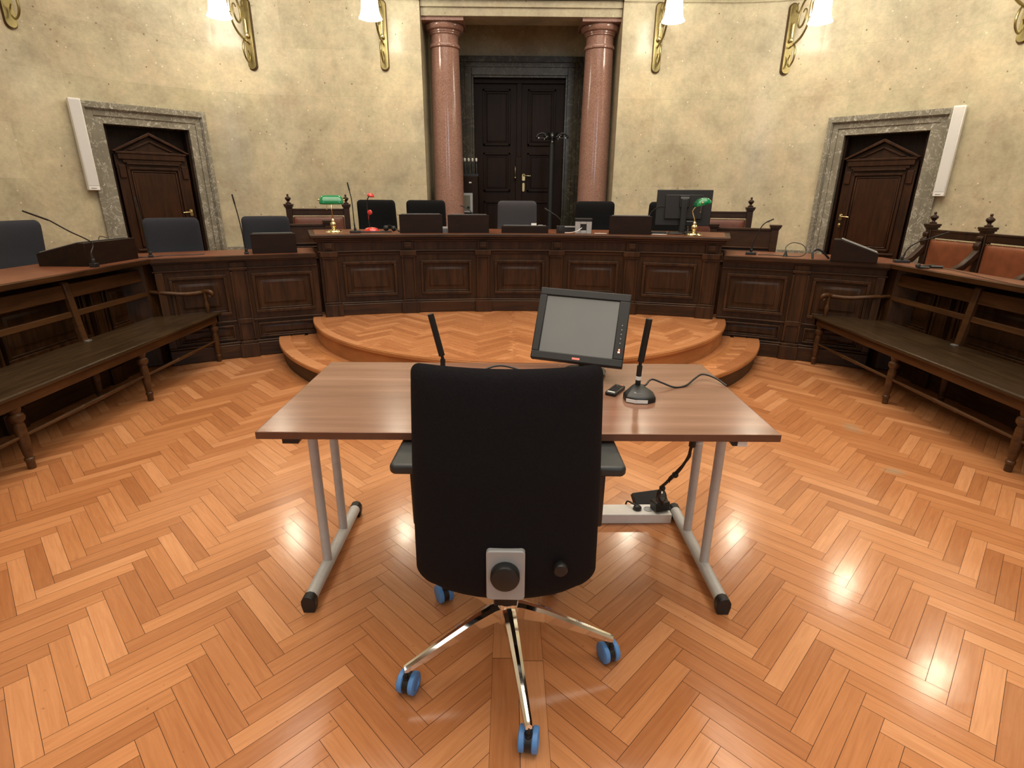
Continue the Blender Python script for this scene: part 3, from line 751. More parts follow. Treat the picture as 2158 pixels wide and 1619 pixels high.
def side_desk(sg, label, depth):
    dk = thing('side_desk', label, 'desk', (sg * 2.9, 4.7, 0))
    def S(u, d, z):
        x, y, z = J(u, d, z); return (sg * x, y, z)
    def Wg(u, d, z): return (sg * (3.27 + d), 4.72 - u, z)      # wing, u runs towards the camera
    a0, a1 = 20.3, 33.9
    WLn = 3.86
    g = G(); g.mbox(S, au(a0), au(a1), 0, .05, .02, .89, 16); g.mbox(Wg, 0, WLn, 0, .05, .02, .88, 1); g.mbox(S, au(a1 - .6), au(a1), .0, .40, .02, .89, 1)
    g.prism([(sg * 3.12, 4.52), (sg * 3.32, 4.40), (sg * 3.32, 4.70), (sg * 3.09, 4.62)], .02, .885, 'z')
    g.build('body', M_wood, dk, world=True)
    g = G()
    for mp, b0, b1, n in ((S, au(a0), au(a1), 14), (Wg, 0.02, WLn, 1)):
        g.mbox(mp, b0, b1, -.045, .05, 0.002, .13, n); g.mbox(mp, b0, b1, -.03, .05, .13, .15, n)
    g.build('plinth', M_woodh, dk, world=True, bevel=.005)
    g = G()
    for mp, b0, b1, n in ((S, au(a0), au(a1 + .15), 14), (Wg, 0.02, WLn, 1)):
        g.mbox(mp, b0, b1, -.022, .05, .33, .347, n); g.mbox(mp, b0, b1, -.022, .05, .80, .815, n)
        g.mbox(mp, b0, b1, -.030, .05, .865, .89, n)
    g.build('cornice', M_woodh, dk, world=True, bevel=.004)
    g = G(); 
    pts = [(sg * 5.42 * sin(rad(a)), 5.42 * cos(rad(a))) for a in [a0 + (34.0 - a0) * i / 12 for i in range(13)]]
    pts += [(sg * 3.03, 4.50), (sg * 3.03, .86), (sg * (3.03 + depth), .86), (sg * (3.03 + depth), 4.45 if depth > .5 else 4.75)]
    Rb = 6.05
    aE = math.degrees(math.asin(min(.99, (3.03 + depth) / Rb)))
    if depth > .5: pts += [(sg * Rb * sin(rad(a)), Rb * cos(rad(a))) for a in [37.5 - (37.5 - a0) * i / 12 for i in range(13)]]
    else: pts += [(sg * Rb * sin(rad(a)), Rb * cos(rad(a))) for a in [33.5 - (33.5 - a0) * i / 12 for i in range(13)]]
    g.prism(pts, .888, .921, 'z'); g.build('desk_edge', M_woodh, dk, world=True, bevel=.006)
    cx = sum(p[0] for p in pts) / len(pts); 
    q = [(sg * (5.455) * sin(rad(a)), 5.455 * cos(rad(a))) for a in [a0 + .1 + (33.7 - a0) * i / 12 for i in range(13)]]
    q += [(sg * 3.065, 4.52), (sg * 3.065, .9), (sg * (3.0 + depth), .9), (sg * (3.0 + depth), 4.45 if depth > .5 else 4.75)]
    q += [(sg * (Rb - .03) * sin(rad(a)), (Rb - .03) * cos(rad(a))) for a in [(37.2 if depth > .5 else 33.2) - ((37.2 if depth > .5 else 33.2) - a0 - .2) * i / 12 for i in range(13)]]
    g = G(); g.prism(q, .915, .9235, 'z'); g.build('writing_surface', M_top, dk, world=True)
    def pil(mp, u):
        g = G(); wp = .07
        g.mbox(mp, u - wp - .01, u + wp + .01, -.07, .03, .002, .13, 1); g.mbox(mp, u - wp, u + wp, -.058, .03, .13, .155, 1)
        g.mbox(mp, u - wp + .012, u + wp - .012, -.028, .03, .155, .80, 1)
        for (za, zb) in ((.165, .315), (.36, .78)):
            g.mbox(mp, u - wp, u - wp + .02, -.042, .03, za, zb, 1); g.mbox(mp, u + wp - .02, u + wp, -.042, .03, za, zb, 1)
        g.mbox(mp, u - wp, u + wp, -.042, .03, .315, .36, 1)
        g.mbox(mp, u - wp - .005, u + wp + .005, -.048, .03, .795, .82, 1); g.mbox(mp, u - wp + .005, u + wp - .005, -.035, .03, .82, .866, 1)
        g.build('pilaster', M_wood, dk, world=True, bevel=.004)
    pil(S, au(27.3))
    g = G(); g.mbox(S, au(a1) - .06, au(a1), -.035, .05, .15, .80, 1); g.build('corner_post', M_wood, dk, world=True, bevel=.004)
    for (b0, b1) in ((au(a0) + .05, au(27.3) - .10), (au(27.3) + .10, au(a1) - .09)):
        raised_panel(S, b0, b1, .40, .76, 3).build('panel', M_wood, dk, world=True, bevel=.004)
        raised_panel(S, b0, b1, .17, .305, 3, .5).build('panel', M_wood, dk, world=True, bevel=.003)
    u = .42; ps = []
    for k in range(4): ps.append(.95 * k + .62)
    for x in ps: pil(Wg, x)
    ed = [0.0] + ps
    for b0, b1 in zip(ed[:-1], ed[1:]):
        raised_panel(Wg, b0 + .11, b1 - .11, .40, .76, 1).build('panel', M_wood, dk, world=True, bevel=.004)
        raised_panel(Wg, b0 + .11, b1 - .11, .17, .305, 1, .5).build('panel', M_wood, dk, world=True, bevel=.003)
    return dk
side_desk(-1, 'dark panelled wing desk left of the judges desk with red-brown top', .65)
side_desk(1, 'dark panelled wing desk right of the judges desk with red-brown top', .28)

# ------------------------------------------------------------------ benches
def bench(sg, xf, label):
    y1 = 4.76; Lb = 3.3
    b = thing('wooden_bench', label, 'bench', (sg * (xf + .2), y1, 0))
    xb = 3.13
    def X(d): return sg * (xf + d)        # d from the front edge towards the desk
    def bx(g, d0, d1, ya, yb_, z0, z1):
        a, c = X(d0), X(d1); g.box(min(a, c), max(a, c), ya, yb_, z0, z1)
    D = xb - xf
    g = G(); bx(g, -.015, D + .01, y1 - Lb, y1, .415, .44); g.build('seat', M_seat, b, world=True, bevel=.008)
    g = G(); bx(g, .01, .04, y1 - Lb + .02, y1 - .02, .355, .415); bx(g, D - .03, D, y1 - Lb + .02, y1 - .02, .355, .415); bx(g, .01, D, y1 - .05, y1 - .02, .355, .415); bx(g, .01, D, y1 - Lb + .02, y1 - Lb + .05, .355, .415)
    g.build('apron', M_bench, b, world=True, bevel=.004)
    ly = [4.69, 3.70, 2.66, 1.62]
    for y in ly:
        for d in (.04, D - .05):
            g = G(); lx = X(d)
            g.lathe([(.012, 0), (.019, .003), (.020, .045), (.024, .05), (.024, .062), (.017, .068), (.022, .09), (.027, .17), (.027, .25), (.022, .272), (.034, .285), (.038, .30), (.034, .316), (.022, .325), (.030, .345), (.030, .415)], 16, Matrix.Translation((lx, y, 0)))
            g.build('leg', M_bench, b, world=True)
    g = G()
    for ya, yb_ in zip(ly[:-1], ly[1:]):
        m = (ya + yb_) / 2
        g.tube([(X(.04), ya, .19), (X(.04), m + .10, .19), (X(.04), m + .085, .19), (X(.04), m + .07, .19), (X(.04), m - .07, .19), (X(.04), m - .085, .19), (X(.04), m - .10, .19), (X(.04), yb_, .19)], [.009, .0125, .016, .013, .013, .016, .0125, .009], 10)
    g.build('stretcher', M_bench, b, world=True)
    g = G(); g.tube([(X(.05), 4.69, .21), (X(D - .05), 4.69, .21)], [.010, .010], 8); g.build('end_stretcher', M_bench, b, world=True)
    # leaning posts, from the seat up and back
    def back_pt(z): return D - .015 + (z - .44) * .10
    for y in [4.60, 3.72, 2.70, 1.48]:
        g = G(); wv = .026
        pts = [(back_pt(.42) - .022, .42), (back_pt(.83) - .026, .83), (back_pt(.85) - .020, .853), (back_pt(.86) - .004, .860), (back_pt(.85) + .010, .850), (back_pt(.42) + .018, .42)]
        P = [(X(d), z) for d, z in pts]
        g.prism([(p[0], p[1]) for p in P], y - wv, y + wv, 'y'); g.build('back_post', M_bench, b, world=True, bevel=.007)
    def rail(z0, z1, nm):
        g = G(); t = .009
        P = [(X(back_pt(z0) - t), z0), (X(back_pt(z1) - t), z1), (X(back_pt(z1) + t), z1), (X(back_pt(z0) + t), z0)]
        g.prism(P, y1 - Lb + .01, 4.635, 'y'); g.build(nm, M_bench, b, world=True, bevel=.004)
    rail(.742, .836, 'top_rail'); rail(.615, .655, 'middle_rail')
    for y in (4.71, 1.50):
        g = G(); yb_ = 4.54 if y > 4 else y; ym_ = (y + yb_) / 2
        g.tube([(X(back_pt(.67)), yb_, .648), (X(.32), yb_ * .7 + ym_ * .3, .636), (X(.20), ym_, .618), (X(.11), y, .618), (X(.055), y, .628), (X(.025), y, .624), (X(.012), y, .604), (X(.03), y, .588)], [.016, .017, .018, .019, .020, .020, .016, .010], 10, sub=5)
        ar = g.build('armrest', M_bench, b, world=True)
        g = G(); g.lathe([(.012, .44), (.014, .455), (.019, .49), (.021, .51), (.014, .54), (.012, .56), (.017, .572), (.012, .59), (.014, .615)], 12, Matrix.Translation((X(.075), y, 0)))
        g.build('arm_support', M_bench, b, world=True)
    for y in (3.72, 2.72):
        g = G(); a, c = X(back_pt(.44) - .045), X(back_pt(.44) - .005); g.box(min(a, c), max(a, c), y - .022, y + .022, .44, .447)
        g.build('metal_bracket', M_grey, b, world=True)
    return b
bench(-1, 2.68, 'long worn wooden bench against the left wing desk')
bench(1, 2.63, 'long worn wooden bench against the right wing desk')

# ------------------------------------------------------------------ table
tb = thing('table', 'walnut laminate table on grey steel legs in the middle of the floor', 'table', (-.078, 1.88, 0), rad(-.3))
TW, TD = .805, .37
g = G(); g.box(-TW, TW, -TD, TD, .716, .7405); tt = g.build('tabletop', M_table, tb, bevel=.0015)
g = G(); g.box(-TW - .0012, TW + .0012, -TD - .0012, -TD, .717, .7395); g.box(-TW, TW, TD, TD + .0012, .717, .7395); g.box(-TW - .0012, -TW, -TD, TD, .717, .7395); g.box(TW, TW + .0012, -TD, TD, .717, .7395)
g.build('edge_band', M_edge, tb, smooth=False)
g = G(); g.box(-.70, .70, -.025, .025, .68, .716); g.build('crossbeam', M_leg, tb, bevel=.004)
for sx in (-1, 1):
    fx = sx * .748
    g = G(); g.cyl((fx, -.30, .042), (fx, .325, .042), .0235, n=24); g.build('foot', M_leg, tb)
    for y in (-.30, .325):
        e = G(); e.prism([(fx - .020, 0.0), (fx + .020, 0.0), (fx + .026, .030), (fx + .0255, .048), (fx + .016, .064), (fx, .069), (fx - .016, .064), (fx - .0255, .048), (fx - .026, .030)], y - .012 if y < 0 else y - .022, y + .022 if y < 0 else y + .012, 'y')
        e.build('foot_cap', M_black, tb, bevel=.003)
    for y in (-.085, .13):
        g = G(); g.cyl((fx, y, .055), (fx, y, .716), .0175, n=20); g.build('leg', M_leg, tb)
    g = G(); g.box(fx - .025, fx + .025, -.16, .2, .698, .716); g.build('leg_bracket', M_leg, tb, bevel=.003)
g = G(); g.prism([(-.735, .716), (-.675, .716), (-.685, .694), (-.735, .694)], -TD + .015, -TD + .05, 'y'); g.build('coupling_clip', M_black, tb, bevel=.001)
g = G(); g.prism([(.655, .716), (.715, .716), (.715, .692), (.67, .692)], -TD + .02, -TD + .05, 'y'); cl = g.build('coupling_clip', M_black, tb, bevel=.001)
g = G(); g.box(.683, .712, -TD + .014, -TD + .02, .693, .714); g.build('clip_plate', M_white, tb, bevel=.001)

# ------------------------------------------------------------------ office chair
def pillow(outline, yf, T0, T1, K=9, pw=6.0):
    """closed cushion: outline (x,z) loop, yf(x,z) mid surface, T0/T1 thickness to -y / +y"""
    n = len(outline); cx = sum(p[0] for p in outline) / n; cz = sum(p[1] for p in outline) / n
    vs = []; fs = []
    def layer(sgn, T):
        base = len(vs)
        vs.append((cx, yf(cx, cz) + sgn * T, cz))
        rr = [1 - (1 - k / K) ** 1.6 for k in range(1, K + 1)]
        for r in rr:
            for x, z in outline:
                X, Z = cx + (x - cx) * r, cz + (z - cz) * r
                vs.append((X, yf(X, Z) + sgn * T * math.sqrt(max(0, 1 - r ** pw)), Z))
        for i in range(n): fs.append((base, base + 1 + i, base + 1 + (i + 1) % n))
        for k in range(K - 1):
            for i in range(n):
                a = base + 1 + k * n + i; b = base + 1 + k * n + (i + 1) % n; fs.append((a, b, b + n, a + n))
        return base
    layer(-1, T0); layer(1, T1)
    return vs, fs
def rr_outline(w0, w1, z0, z1, r0, r1, sag=0.0, crown=0.0, n=8):
    """rounded outline, half widths w0 (bottom) and w1 (top), corner radii r0, r1"""
    P = []
    def side(z): return w0 + (w1 - w0) * (z - z0) / (z1 - z0)
    for k in range(n + 1): a = rad(90 * k / n); P.append((w1 - r1 + r1 * cos(a), z1 - r1 + r1 * sin(a)))
    for k in range(1, 10): x = (w1 - r1) * (1 - 2 * k / 10); P.append((x, z1 + crown * (1 - (x / w1) ** 2)))
    for k in range(n + 1): a = rad(90 + 90 * k / n); P.append((-w1 + r1 + r1 * cos(a), z1 - r1 + r1 * sin(a)))
    for k in range(1, 12): t = k / 12; z = (z1 - r1) + (z0 + r0 - z1 + r1) * t; P.append((-side(z), z))
    for k in range(n + 1): a = rad(180 + 90 * k / n); P.append((-w0 + r0 + r0 * cos(a), z0 + r0 + r0 * sin(a)))
    for k in range(1, 10): x = -(w0 - r0) * (1 - 2 * k / 10); P.append((x, z0 - sag * (1 - (x / w0) ** 2)))
    for k in range(n + 1): a = rad(270 + 90 * k / n); P.append((w0 - r0 + r0 * cos(a), z0 + r0 + r0 * sin(a)))
    for k in range(1, 12): t = k / 12; z = (z0 + r0) + (z1 - r1 - z0 - r0) * t; P.append((side(z), z))
    return [(x, z - (sag if z <= z0 + 1e-6 and False else 0)) for x, z in P]
def office_chair(label, loc, rz, fabric, group=None, wheel=None, detail=True, base_rot=0.0):
    rtop = .026 if detail else .045
    c = thing('office_chair', label, 'chair', loc, rz, group)
    yf = lambda x, z: -.262 + 1.0 * x * x + (.03 if z > .8 else 0) * ((z - .8) / .26) - .02 * ((z - .62) / .2) ** 2 * (1 if z < .62 else 0) * -1
    out = rr_outline(.236, .226, .458, 1.060, .046, rtop, .018, 0.0)
    g = G(); vs, fs = pillow(out, yf, .028, .035); g.add(vs, fs)
    back = g.build('backrest', fabric, c, angle=60)
    if detail:
        g = G(); g.rbox(-.046, .048, -.302, -.284, .483, .626, .010); g.build('silver_plate', M_silver, back, bevel=.003)
        g = G(); g.lathe([(.034, 0), (.0355, .004), (.0355, .02), (.033, .026), (.026, .0285), (.001, .030)], 36, Matrix.Translation((.000, -.300, .562)) @ Matrix.Rotation(PI / 2, 4, 'X')); g.build('round_knob', M_black, back)
        g = G(); g.lathe([(.010, 0), (.010, .022), (.017, .024), (.0175, .036), (.015, .040), (.001, .041)], 24, Matrix.Translation((.134, -.262, .570)) @ Matrix.Rotation(PI / 2, 4, 'X')); g.build('adjusting_knob', M_black, back)
    # seat
    g = G(); so = rr_outline(.225, .225, -.235, .235, .07, .06, .0, .01)
    vs, fs = pillow(so, lambda x, z: 0.0, .032, .038)
    M = Matrix.Translation((0, .04, .485)) @ Matrix.Rotation(-PI / 2, 4, 'X')
    g.add(vs, fs, Matrix.Translation((0, .04, .485)) @ Matrix(((1, 0, 0, 0), (0, 0, 1, 0), (0, 1, 0, 0), (0, 0, 0, 1)))); g.build('seat', fabric, c, angle=60)
    g = G(); g.box(-.11, .11, -.12, .12, .375, .45); g.box(-.03, .03, -.262, -.10, .43, .455); g.box(-.028, .028, -.262, -.235, .43, .56)
    g.tube([(.08, .05, .40), (.24, .05, .395)], .008); g.build('mechanism', M_black, c, bevel=.008)
    # arms
    for sx in (-1, 1):
        g = G(); x = sx * .292
        po = []
        g.prism([(x - .044, -.015), (x - .036, -.028), (x + .036, -.028), (x + .044, -.015), (x + .040, .16), (x + .028, .20), (x - .028, .20), (x - .040, .16)], .676, .708, 'z')
        pad = g.build('armrest', M_armpad, c, bevel=.010, seg=3)
        g = G(); xi = sx * .262
        g.prism([(xi - .018, .50), (xi + .018, .50), (xi + .02, .68), (xi - .02, .68)], -.01, .09, 'y'); g.prism([(sx * .235 - .012, .40), (sx * .235 + .012, .40), (sx * .25 + .013, .56), (sx * .25 - .013, .56)], .0, .08, 'y')
        a, b_ = sx * .10, sx * .245; g.box(min(a, b_), max(a, b_), .01, .07, .395, .42)
        g.build('arm_post', M_black, c, bevel=.006)
    g = G(); g.cyl((0, 0, .20), (0, 0, .30), .026, n=20); g.cyl((0, 0, .28), (0, 0, .38), .017, n=16); g.build('gas_column', M_black, c)
    # star base
    g = G(); g.lathe([(.030, .150), (.036, .154), (.038, .212), (.034, .226), (.028, .228)], 24); 
    angs = [rad(a + base_rot) for a in (207, 281, -4, 62, 134)]
    for a in angs:
        Mx = Matrix.Rotation(a, 4, 'Z')
        P = []
        for (d, wd, zt_, zb) in ((.015, .020, .220, .165), (.05, .0195, .218, .168), (.12, .0165, .198, .158), (.21, .0135, .162, .130), (.330, .0105, .112, .090), (.340, .009, .107, .090)):
            P.append([(d, -wd, zb), (d, -wd, zt_ - .007), (d, -wd * .35, zt_), (d, wd * .35, zt_), (d, wd, zt_ - .007), (d, wd, zb)])
        vs = [v for r in P for v in r]; fs = []
        for i in range(len(P) - 1):
            for k in range(6): j = (k + 1) % 6; fs.append((i * 6 + k, i * 6 + j, i * 6 + 6 + j, i * 6 + 6 + k))
        fs += [(5, 4, 3, 2, 1, 0), tuple(range(len(vs) - 6, len(vs)))]
        g.add(vs, fs, Mx)
    g.build('star_base', M_chrome, c, angle=25)
    wr = .034
    cr = [rad(x) for x in (75, 82, 112, 75, 120)]
    for a, ca in zip(angs, cr):
        px, py = .335 * cos(a), .335 * sin(a)
        M = Matrix.Translation((px, py, 0)) @ Matrix.Rotation(ca - rad(90), 4, 'Z')
        g = G(); g.cyl((0, 0, .05), (0, 0, .094), .0055)
        g2 = G(); g2.add(g.v, g.f, M); 
        h = G(); h.cyl((-.009, .012, .033), (.009, .012, .033), .031, n=24); h.cyl((0, .002, .045), (0, .002, .066), .011)
        g2.add(h.v, h.f, M); cs = g2.build('caster', M_black, c)
        for s2 in (-1, 1):
            q = G(); x0, x1 = (.009, .0275) if s2 > 0 else (-.0275, -.009)
            q.lathe([(.012, x0), (wr - .004, x0), (wr, x0 + .003), (wr, x1 - .003), (wr - .004, x1), (.020, x1), (.018, x1 - .004 * s2), (.001, x1 - .004 * s2)], 28, Matrix.Translation((0, .012, wr)) @ Matrix.Rotation(PI / 2, 4, 'Y'))
            q2 = G(); q2.add(q.v, q.f, M); q2.build('wheel', wheel or M_black, cs)
    return c
office_chair('black fabric swivel chair with blue casters standing at the walnut table', (-.113, 1.385, 0), rad(-1), M_fabric, None, M_blue)
GJ = 'swivel chairs behind the judges desk'
for (x, y, r, m, lb) in ((-1.665, 6.42, 176, M_fabblk, 'black swivel chair behind the red desk lamp'), (-1.075, 6.44, 181, M_fabblk, 'black swivel chair behind the desk stand nearest the left column'),
                        (-.02, 6.42, 178, M_fabgrey, 'grey swivel chair in front of the dark double door'), (.90, 6.44, 180, M_fabblk, 'black swivel chair in front of the right red column'),
                        (1.70, 6.30, 172, M_fabblk, 'black swivel chair mostly hidden behind the large black monitor')):
    office_chair(lb, (x, y, .32), rad(r), m, GJ, None, False, 20)
GL = 'blue-grey swivel chairs behind the left wing desk'
def ring_chair(px, py, deg, lb): office_chair(lb, (px, py, .16), rad(deg), M_fabblue, GL, None, False, 10)
ring_chair(-2.53, 5.62, 180 - 24 + 48, 'blue-grey swivel chair beside the left green lamp, behind the upright desk stand')
ring_chair(-3.13, 5.06, 180 + 33, 'blue-grey swivel chair in front of the left marble door frame')
ring_chair(-3.82, 4.42, 180 + 84, 'blue-grey swivel chair nearest the left edge of the room view')

# ------------------------------------------------------------------ sconces
def sconce(s, z0, label, turn=0.0, shade=None):
    x, y = wall_pt(s, 0)
    a = 0 if abs(s) <= WA else rad(min(90, math.degrees((abs(s) - WA) / WR)))
    sg = 1 if s > 0 else -1
    t = thing('wall_lamp', label, 'wall lamp', (x, y, z0), -sg * (a - turn), 'brass wall lamps with bell shades')
    g = G(); g.rbox(-.054, .054, -.014, .03, 0, .755, .0535, n=8); g.build('backing_plate', M_brassd, t)
    g = G(); g.rbox(-.047, .047, -.028, -.012, .012, .743, .0465, n=8); g.build('wall_plate', M_brass, t, bevel=.003)
    def T(pts, r, sub=6):
        h = G(); h.tube([(0, -.03 - d, z) for d, z in pts], r, 10, sub=sub); return h
    g = T([(.00, .285), (.08, .30), (.16, .315), (.25, .345), (.33, .41), (.365, .48), (.375, .53)], [.008, .012, .014, .013, .011, .010, .009]); g.build('lower_scroll', M_brass, t)
    g = T([(.375, .65), (.36, .70), (.30, .728), (.22, .715), (.16, .66), (.125, .58), (.13, .50), (.175, .455), (.235, .465), (.285, .53), (.29, .595), (.25, .62), (.215, .60)], [.010, .012, .013, .012, .012, .011, .011, .011, .011, .010, .009, .008, .006])
    g.v += []; h = T([(.145, .625), (.09, .625), (.045, .655), (.04, .70), (.075, .725)], [.010, .010, .010, .008, .006]); n0 = G(); n0.add(g.v, g.f); n0.add(h.v, h.f); n0.build('upper_scroll', M_brass, t)
    g = T([(.11, .305), (.145, .25), (.16, .19), (.145, .13), (.105, .09), (.06, .08), (.025, .11), (.02, .16), (.05, .20)], [.007, .012, .013, .011, .010, .009, .009, .008, .006]); g.build('bottom_scroll', M_brass, t)
    g = G(); g.lathe([(.003, .335), (.02, .342), (.026, .36), (.02, .378), (.012, .385), (.012, .515), (.017, .53), (.010, .545), (.002, .548)], 14, Matrix.Translation((0, -.06, 0))); g.build('stem_ornament', M_brassb, t)
    g = G(); g.lathe([(.004, .50), (.02, .508), (.022, .52), (.018, .535), (.018, .65), (.01, .66)], 14, Matrix.Translation((0, -.405, 0))); g.build('shade_holder', M_brassb, t)
    g = G(); g.sphere((0, -.11, .30), .02); g.build('joint', M_brassb, t)
    g = T([(.375, .64), (.40, .70), (.44, .78), (.50, .825), (.57, .83), (.61, .79), (.615, .73)], .010); h = G(); h.lathe([(.012, .76), (.03, .75), (.045, .71), (.047, .68)], 16, Matrix.Translation((0, -.645, 0))); g.add(h.v, h.f); g.build('shade_arm', M_brassb, t)
    prof = [(.048, .715), (.062, .69), (.078, .64), (.087, .57), (.092, .50), (.099, .45), (.113, .41), (.126, .39)]
    g = G(); vs = []; n = 40
    g.lathe(prof, n, Matrix.Translation((0, -.645, 0)), cap=False); g.lathe([(r - .004, z) for r, z in prof][::-1], n, Matrix.Translation((0, -.645, 0)), cap=False)
    sh = g.build('lamp_shade', shade or M_shade, t)
    g = G(); g.sphere((0, -.645, .54), .038, 16, 1.3); g.build('bulb', shade or M_shade, t)
    return t
def s_at(x): return (1 if x > 0 else -1) * s_of(math.degrees(math.asin((abs(x) - WA) / WR))) if abs(x) > WA else x
sconce(-1.645, 2.882, 'brass wall lamp with lit bell shade, next to the niche on its left')
sconce(1.70, 2.882, 'brass wall lamp with lit bell shade, next to the niche on its right')
sconce(s_at(-3.23), 2.855, 'brass wall lamp with lit bell shade between the left door and the niche', rad(19))
sconce(s_at(3.26), 2.855, 'brass wall lamp with lit bell shade between the niche and the right door', rad(19))
sconce(-s_of(68), 2.90, 'brass wall lamp cut by the left edge of the photo', 0, M_opal)
sconce(s_of(68), 2.86, 'brass wall lamp cut by the top right corner of the photo')
sconce(s_of(90) + .70, 2.86, 'brass wall lamp on the straight right wall')

# ------------------------------------------------------------------ wall speakers
def speaker(sg, label):
    th = rad(59.6); R0 = WR - .0
    t = thing('wall_speaker', label, 'speaker', (sg * (WA + R0 * sin(th)), WY - WR + R0 * cos(th), 1.46), -sg * rad(47), 'white column loudspeakers beside the doors')
    g = G(); g.box(-.052, .052, -.13, -.035, 0, .90); g.build('cabinet', M_white, t, bevel=.006)
    g = G(); g.box(-.045, .045, -.133, -.128, .045, .885); g.build('grille', plain('speaker_grille', (0.62, 0.615, 0.60), .6, var=.05, scale=400), t, bevel=.003)
    g = G(); g.box(-.02, .02, -.04, .02, .1, .18); g.box(-.02, .02, -.04, .02, .7, .78); g.build('wall_bracket', M_grey, t)
    g = G(); g.box(-.03, .02, -.134, -.131, .018, .026); g.build('name_plate', M_silver, t)
speaker(-1, 'slim white loudspeaker left of the left door frame'); speaker(1, 'slim white loudspeaker right of the right door frame')

# ------------------------------------------------------------------ desk stands (wedge boxes)
def wedge(label, loc, rz, w_, h, hb, dp, group='dark wooden document stands'):
    t = thing('desk_stand', label, 'document stand', loc, rz, group)
    g = G(); P = [(-.0, 0), (dp, 0), (dp, hb), (.05, h), (0, h)]
    g.prism(P, -w_ / 2, w_ / 2, 'x'); g.build('box', M_box, t, bevel=.003)
    g = G(); Mr = None
    sl = math.atan2(h - hb, dp - .05)
    g.prism([(.055, h + .002), (dp - .01, hb + .004), (dp - .01, hb + .010), (.055, h + .008)], -w_ / 2 + .02, w_ / 2 - .02, 'x'); g.build('top_board', M_grey, t, bevel=.002)
    return t
def ringloc(deg, R, z): return (R * sin(rad(deg)), R * cos(rad(deg)), z)
JZ = 1.0855; SZ = .9235
wedge('dark document stand on the judges desk beside the red lamp', ringloc(-10.0, 5.50, JZ), rad(10), .41, .172, .06, .30)
wedge('dark document stand on the judges desk left of the grey chair', ringloc(-5.25, 5.50, JZ), rad(5), .40, .168, .06, .30)
wedge('low dark document stand on the judges desk before the grey chair', ringloc(.5, 5.50, JZ), 0, .46, .066, .03, .26)
wedge('dark document stand on the judges desk left of the large monitor', ringloc(11.1, 5.50, JZ), rad(-11), .40, .170, .06, .30)
wedge('upright dark document stand on the left wing desk beside its gooseneck microphone', ringloc(-23.9, 5.50, SZ), rad(24), .375, .172, .08, .28)
wedge('long dark document stand on the left wing desk above the bench', (-3.16, 4.28, SZ), rad(90), .56, .165, .09, .36)
wedge('sloping dark document stand on the right wing desk before the right door', (2.70, 4.79, SZ), rad(-122), .20, .178, .075, .34)

# ------------------------------------------------------------------ desk lamps
def bankers(label, loc, rz, lean=1):
    t = thing('desk_lamp', label, 'desk lamp', loc, rz, 'green shaded desk lamps')
    g = G(); g.lathe([(.082, 0), (.085, .004), (.078, .010), (.070, .012), (.066, .020), (.050, .024), (.035, .028), (.018, .032), (.015, .045), (.024, .052), (.030, .068), (.030, .082), (.024, .094), (.014, .102), (.018, .112), (.012, .122), (.007, .13)], 24); g.build('base', M_brassb, t)
    g = G(); g.tube([(0, 0, .12), (-.010, 0, .16), (-.028, 0, .205), (-.030, 0, .222), (-.018, 0, .245), (.015, 0, .285), (.03, 0, .298)], .0055, 10, sub=4); g.build('stem', M_brassb, t)
    g = G(); g.tube([(.03, -.115, .298), (.03, .115, .298)], .004); g.sphere((.03, -.118, .298), .009); g.sphere((.03, .118, .298), .009); g.build('crossbar', M_brassb, t)
    vs = []; fs = []; nu, nv = 24, 16
    for i in range(nu + 1):
        tt_ = -1 + 2 * i / nu; e = (1 - abs(tt_) ** 7) ** .35 if abs(tt_) < 1 else 0; e = max(e, .45)
        for j in range(nv + 1):
            ph = rad(-12 + 158 * j / nv)
            vs.append((.044 - .074 * cos(ph) * (.6 + .4 * e) + .012, tt_ * .108, .272 + .072 * sin(ph) * e))
    for i in range(nu):
        for j in range(nv): a = i * (nv + 1) + j; fs.append((a, a + 1, a + nv + 2, a + nv + 1))
    for end in (0, nu): fs.append(tuple(end * (nv + 1) + j for j in range(nv + 1)))
    g = G(); g.add(vs, fs); o = g.build('lamp_shade', M_green, t, angle=70)
    md = o.modifiers.new('solid', 'SOLIDIFY'); md.thickness = .003
    g = G(); g.tube([(.05, .05, .30), (.052, .05, .25), (.05, .052, .215)], .0015, 6); g.sphere((.05, .052, .212), .005); g.build('pull_chain', M_brassb, t)
    return t
bankers('green shaded brass desk lamp on the left end of the judges desk', (-1.80, 5.42, JZ), rad(90 + 12))
bankers('green shaded brass desk lamp on the right end of the judges desk', (1.655, 5.33, JZ), rad(-8))

# red lamp
t = thing('red_desk_lamp', 'red desk lamp with gooseneck on the left part of the judges desk', 'desk lamp', (-1.47, 5.56, JZ), rad(-5))
g = G(); g.lathe([(.062, 0), (.066, .006), (.062, .02), (.05, .034), (.030, .042), (.004, .045)], 28, Matrix.Diagonal((1.15, .95, 1, 1))); g.build('base', M_red, t)
g = G(); g.tube([(-.015, 0, .03), (-.022, 0, .10), (-.028, 0, .20), (-.026, 0, .27), (-.015, -.005, .31), (.0, -.01, .33)], .005, 8, sub=5); g.build('gooseneck', M_black, t)
g = G(); g.lathe([(.004, .022), (.020, .018), (.033, .004), (.034, -.004), (.028, -.010), (.004, -.014)], 24, Matrix.Translation((.018, -.01, .34)) @ Matrix.Rotation(rad(14), 4, 'Y') @ Matrix.Diagonal((1.05, 1, 1.1, 1))); g.build('lamp_head', M_red, t)
g = G(); g.lathe([(.021, -.006), (.024, -.002), (.024, .004), (.019, .008), (.001, .009)], 24, Matrix.Translation((-.002, -.008, .185)) @ Matrix.Rotation(PI / 2, 4, 'X')); g.tube([(-.024, 0, .10), (-.016, -.004, .16)], .003); g.build('clip_disc', M_red, t)

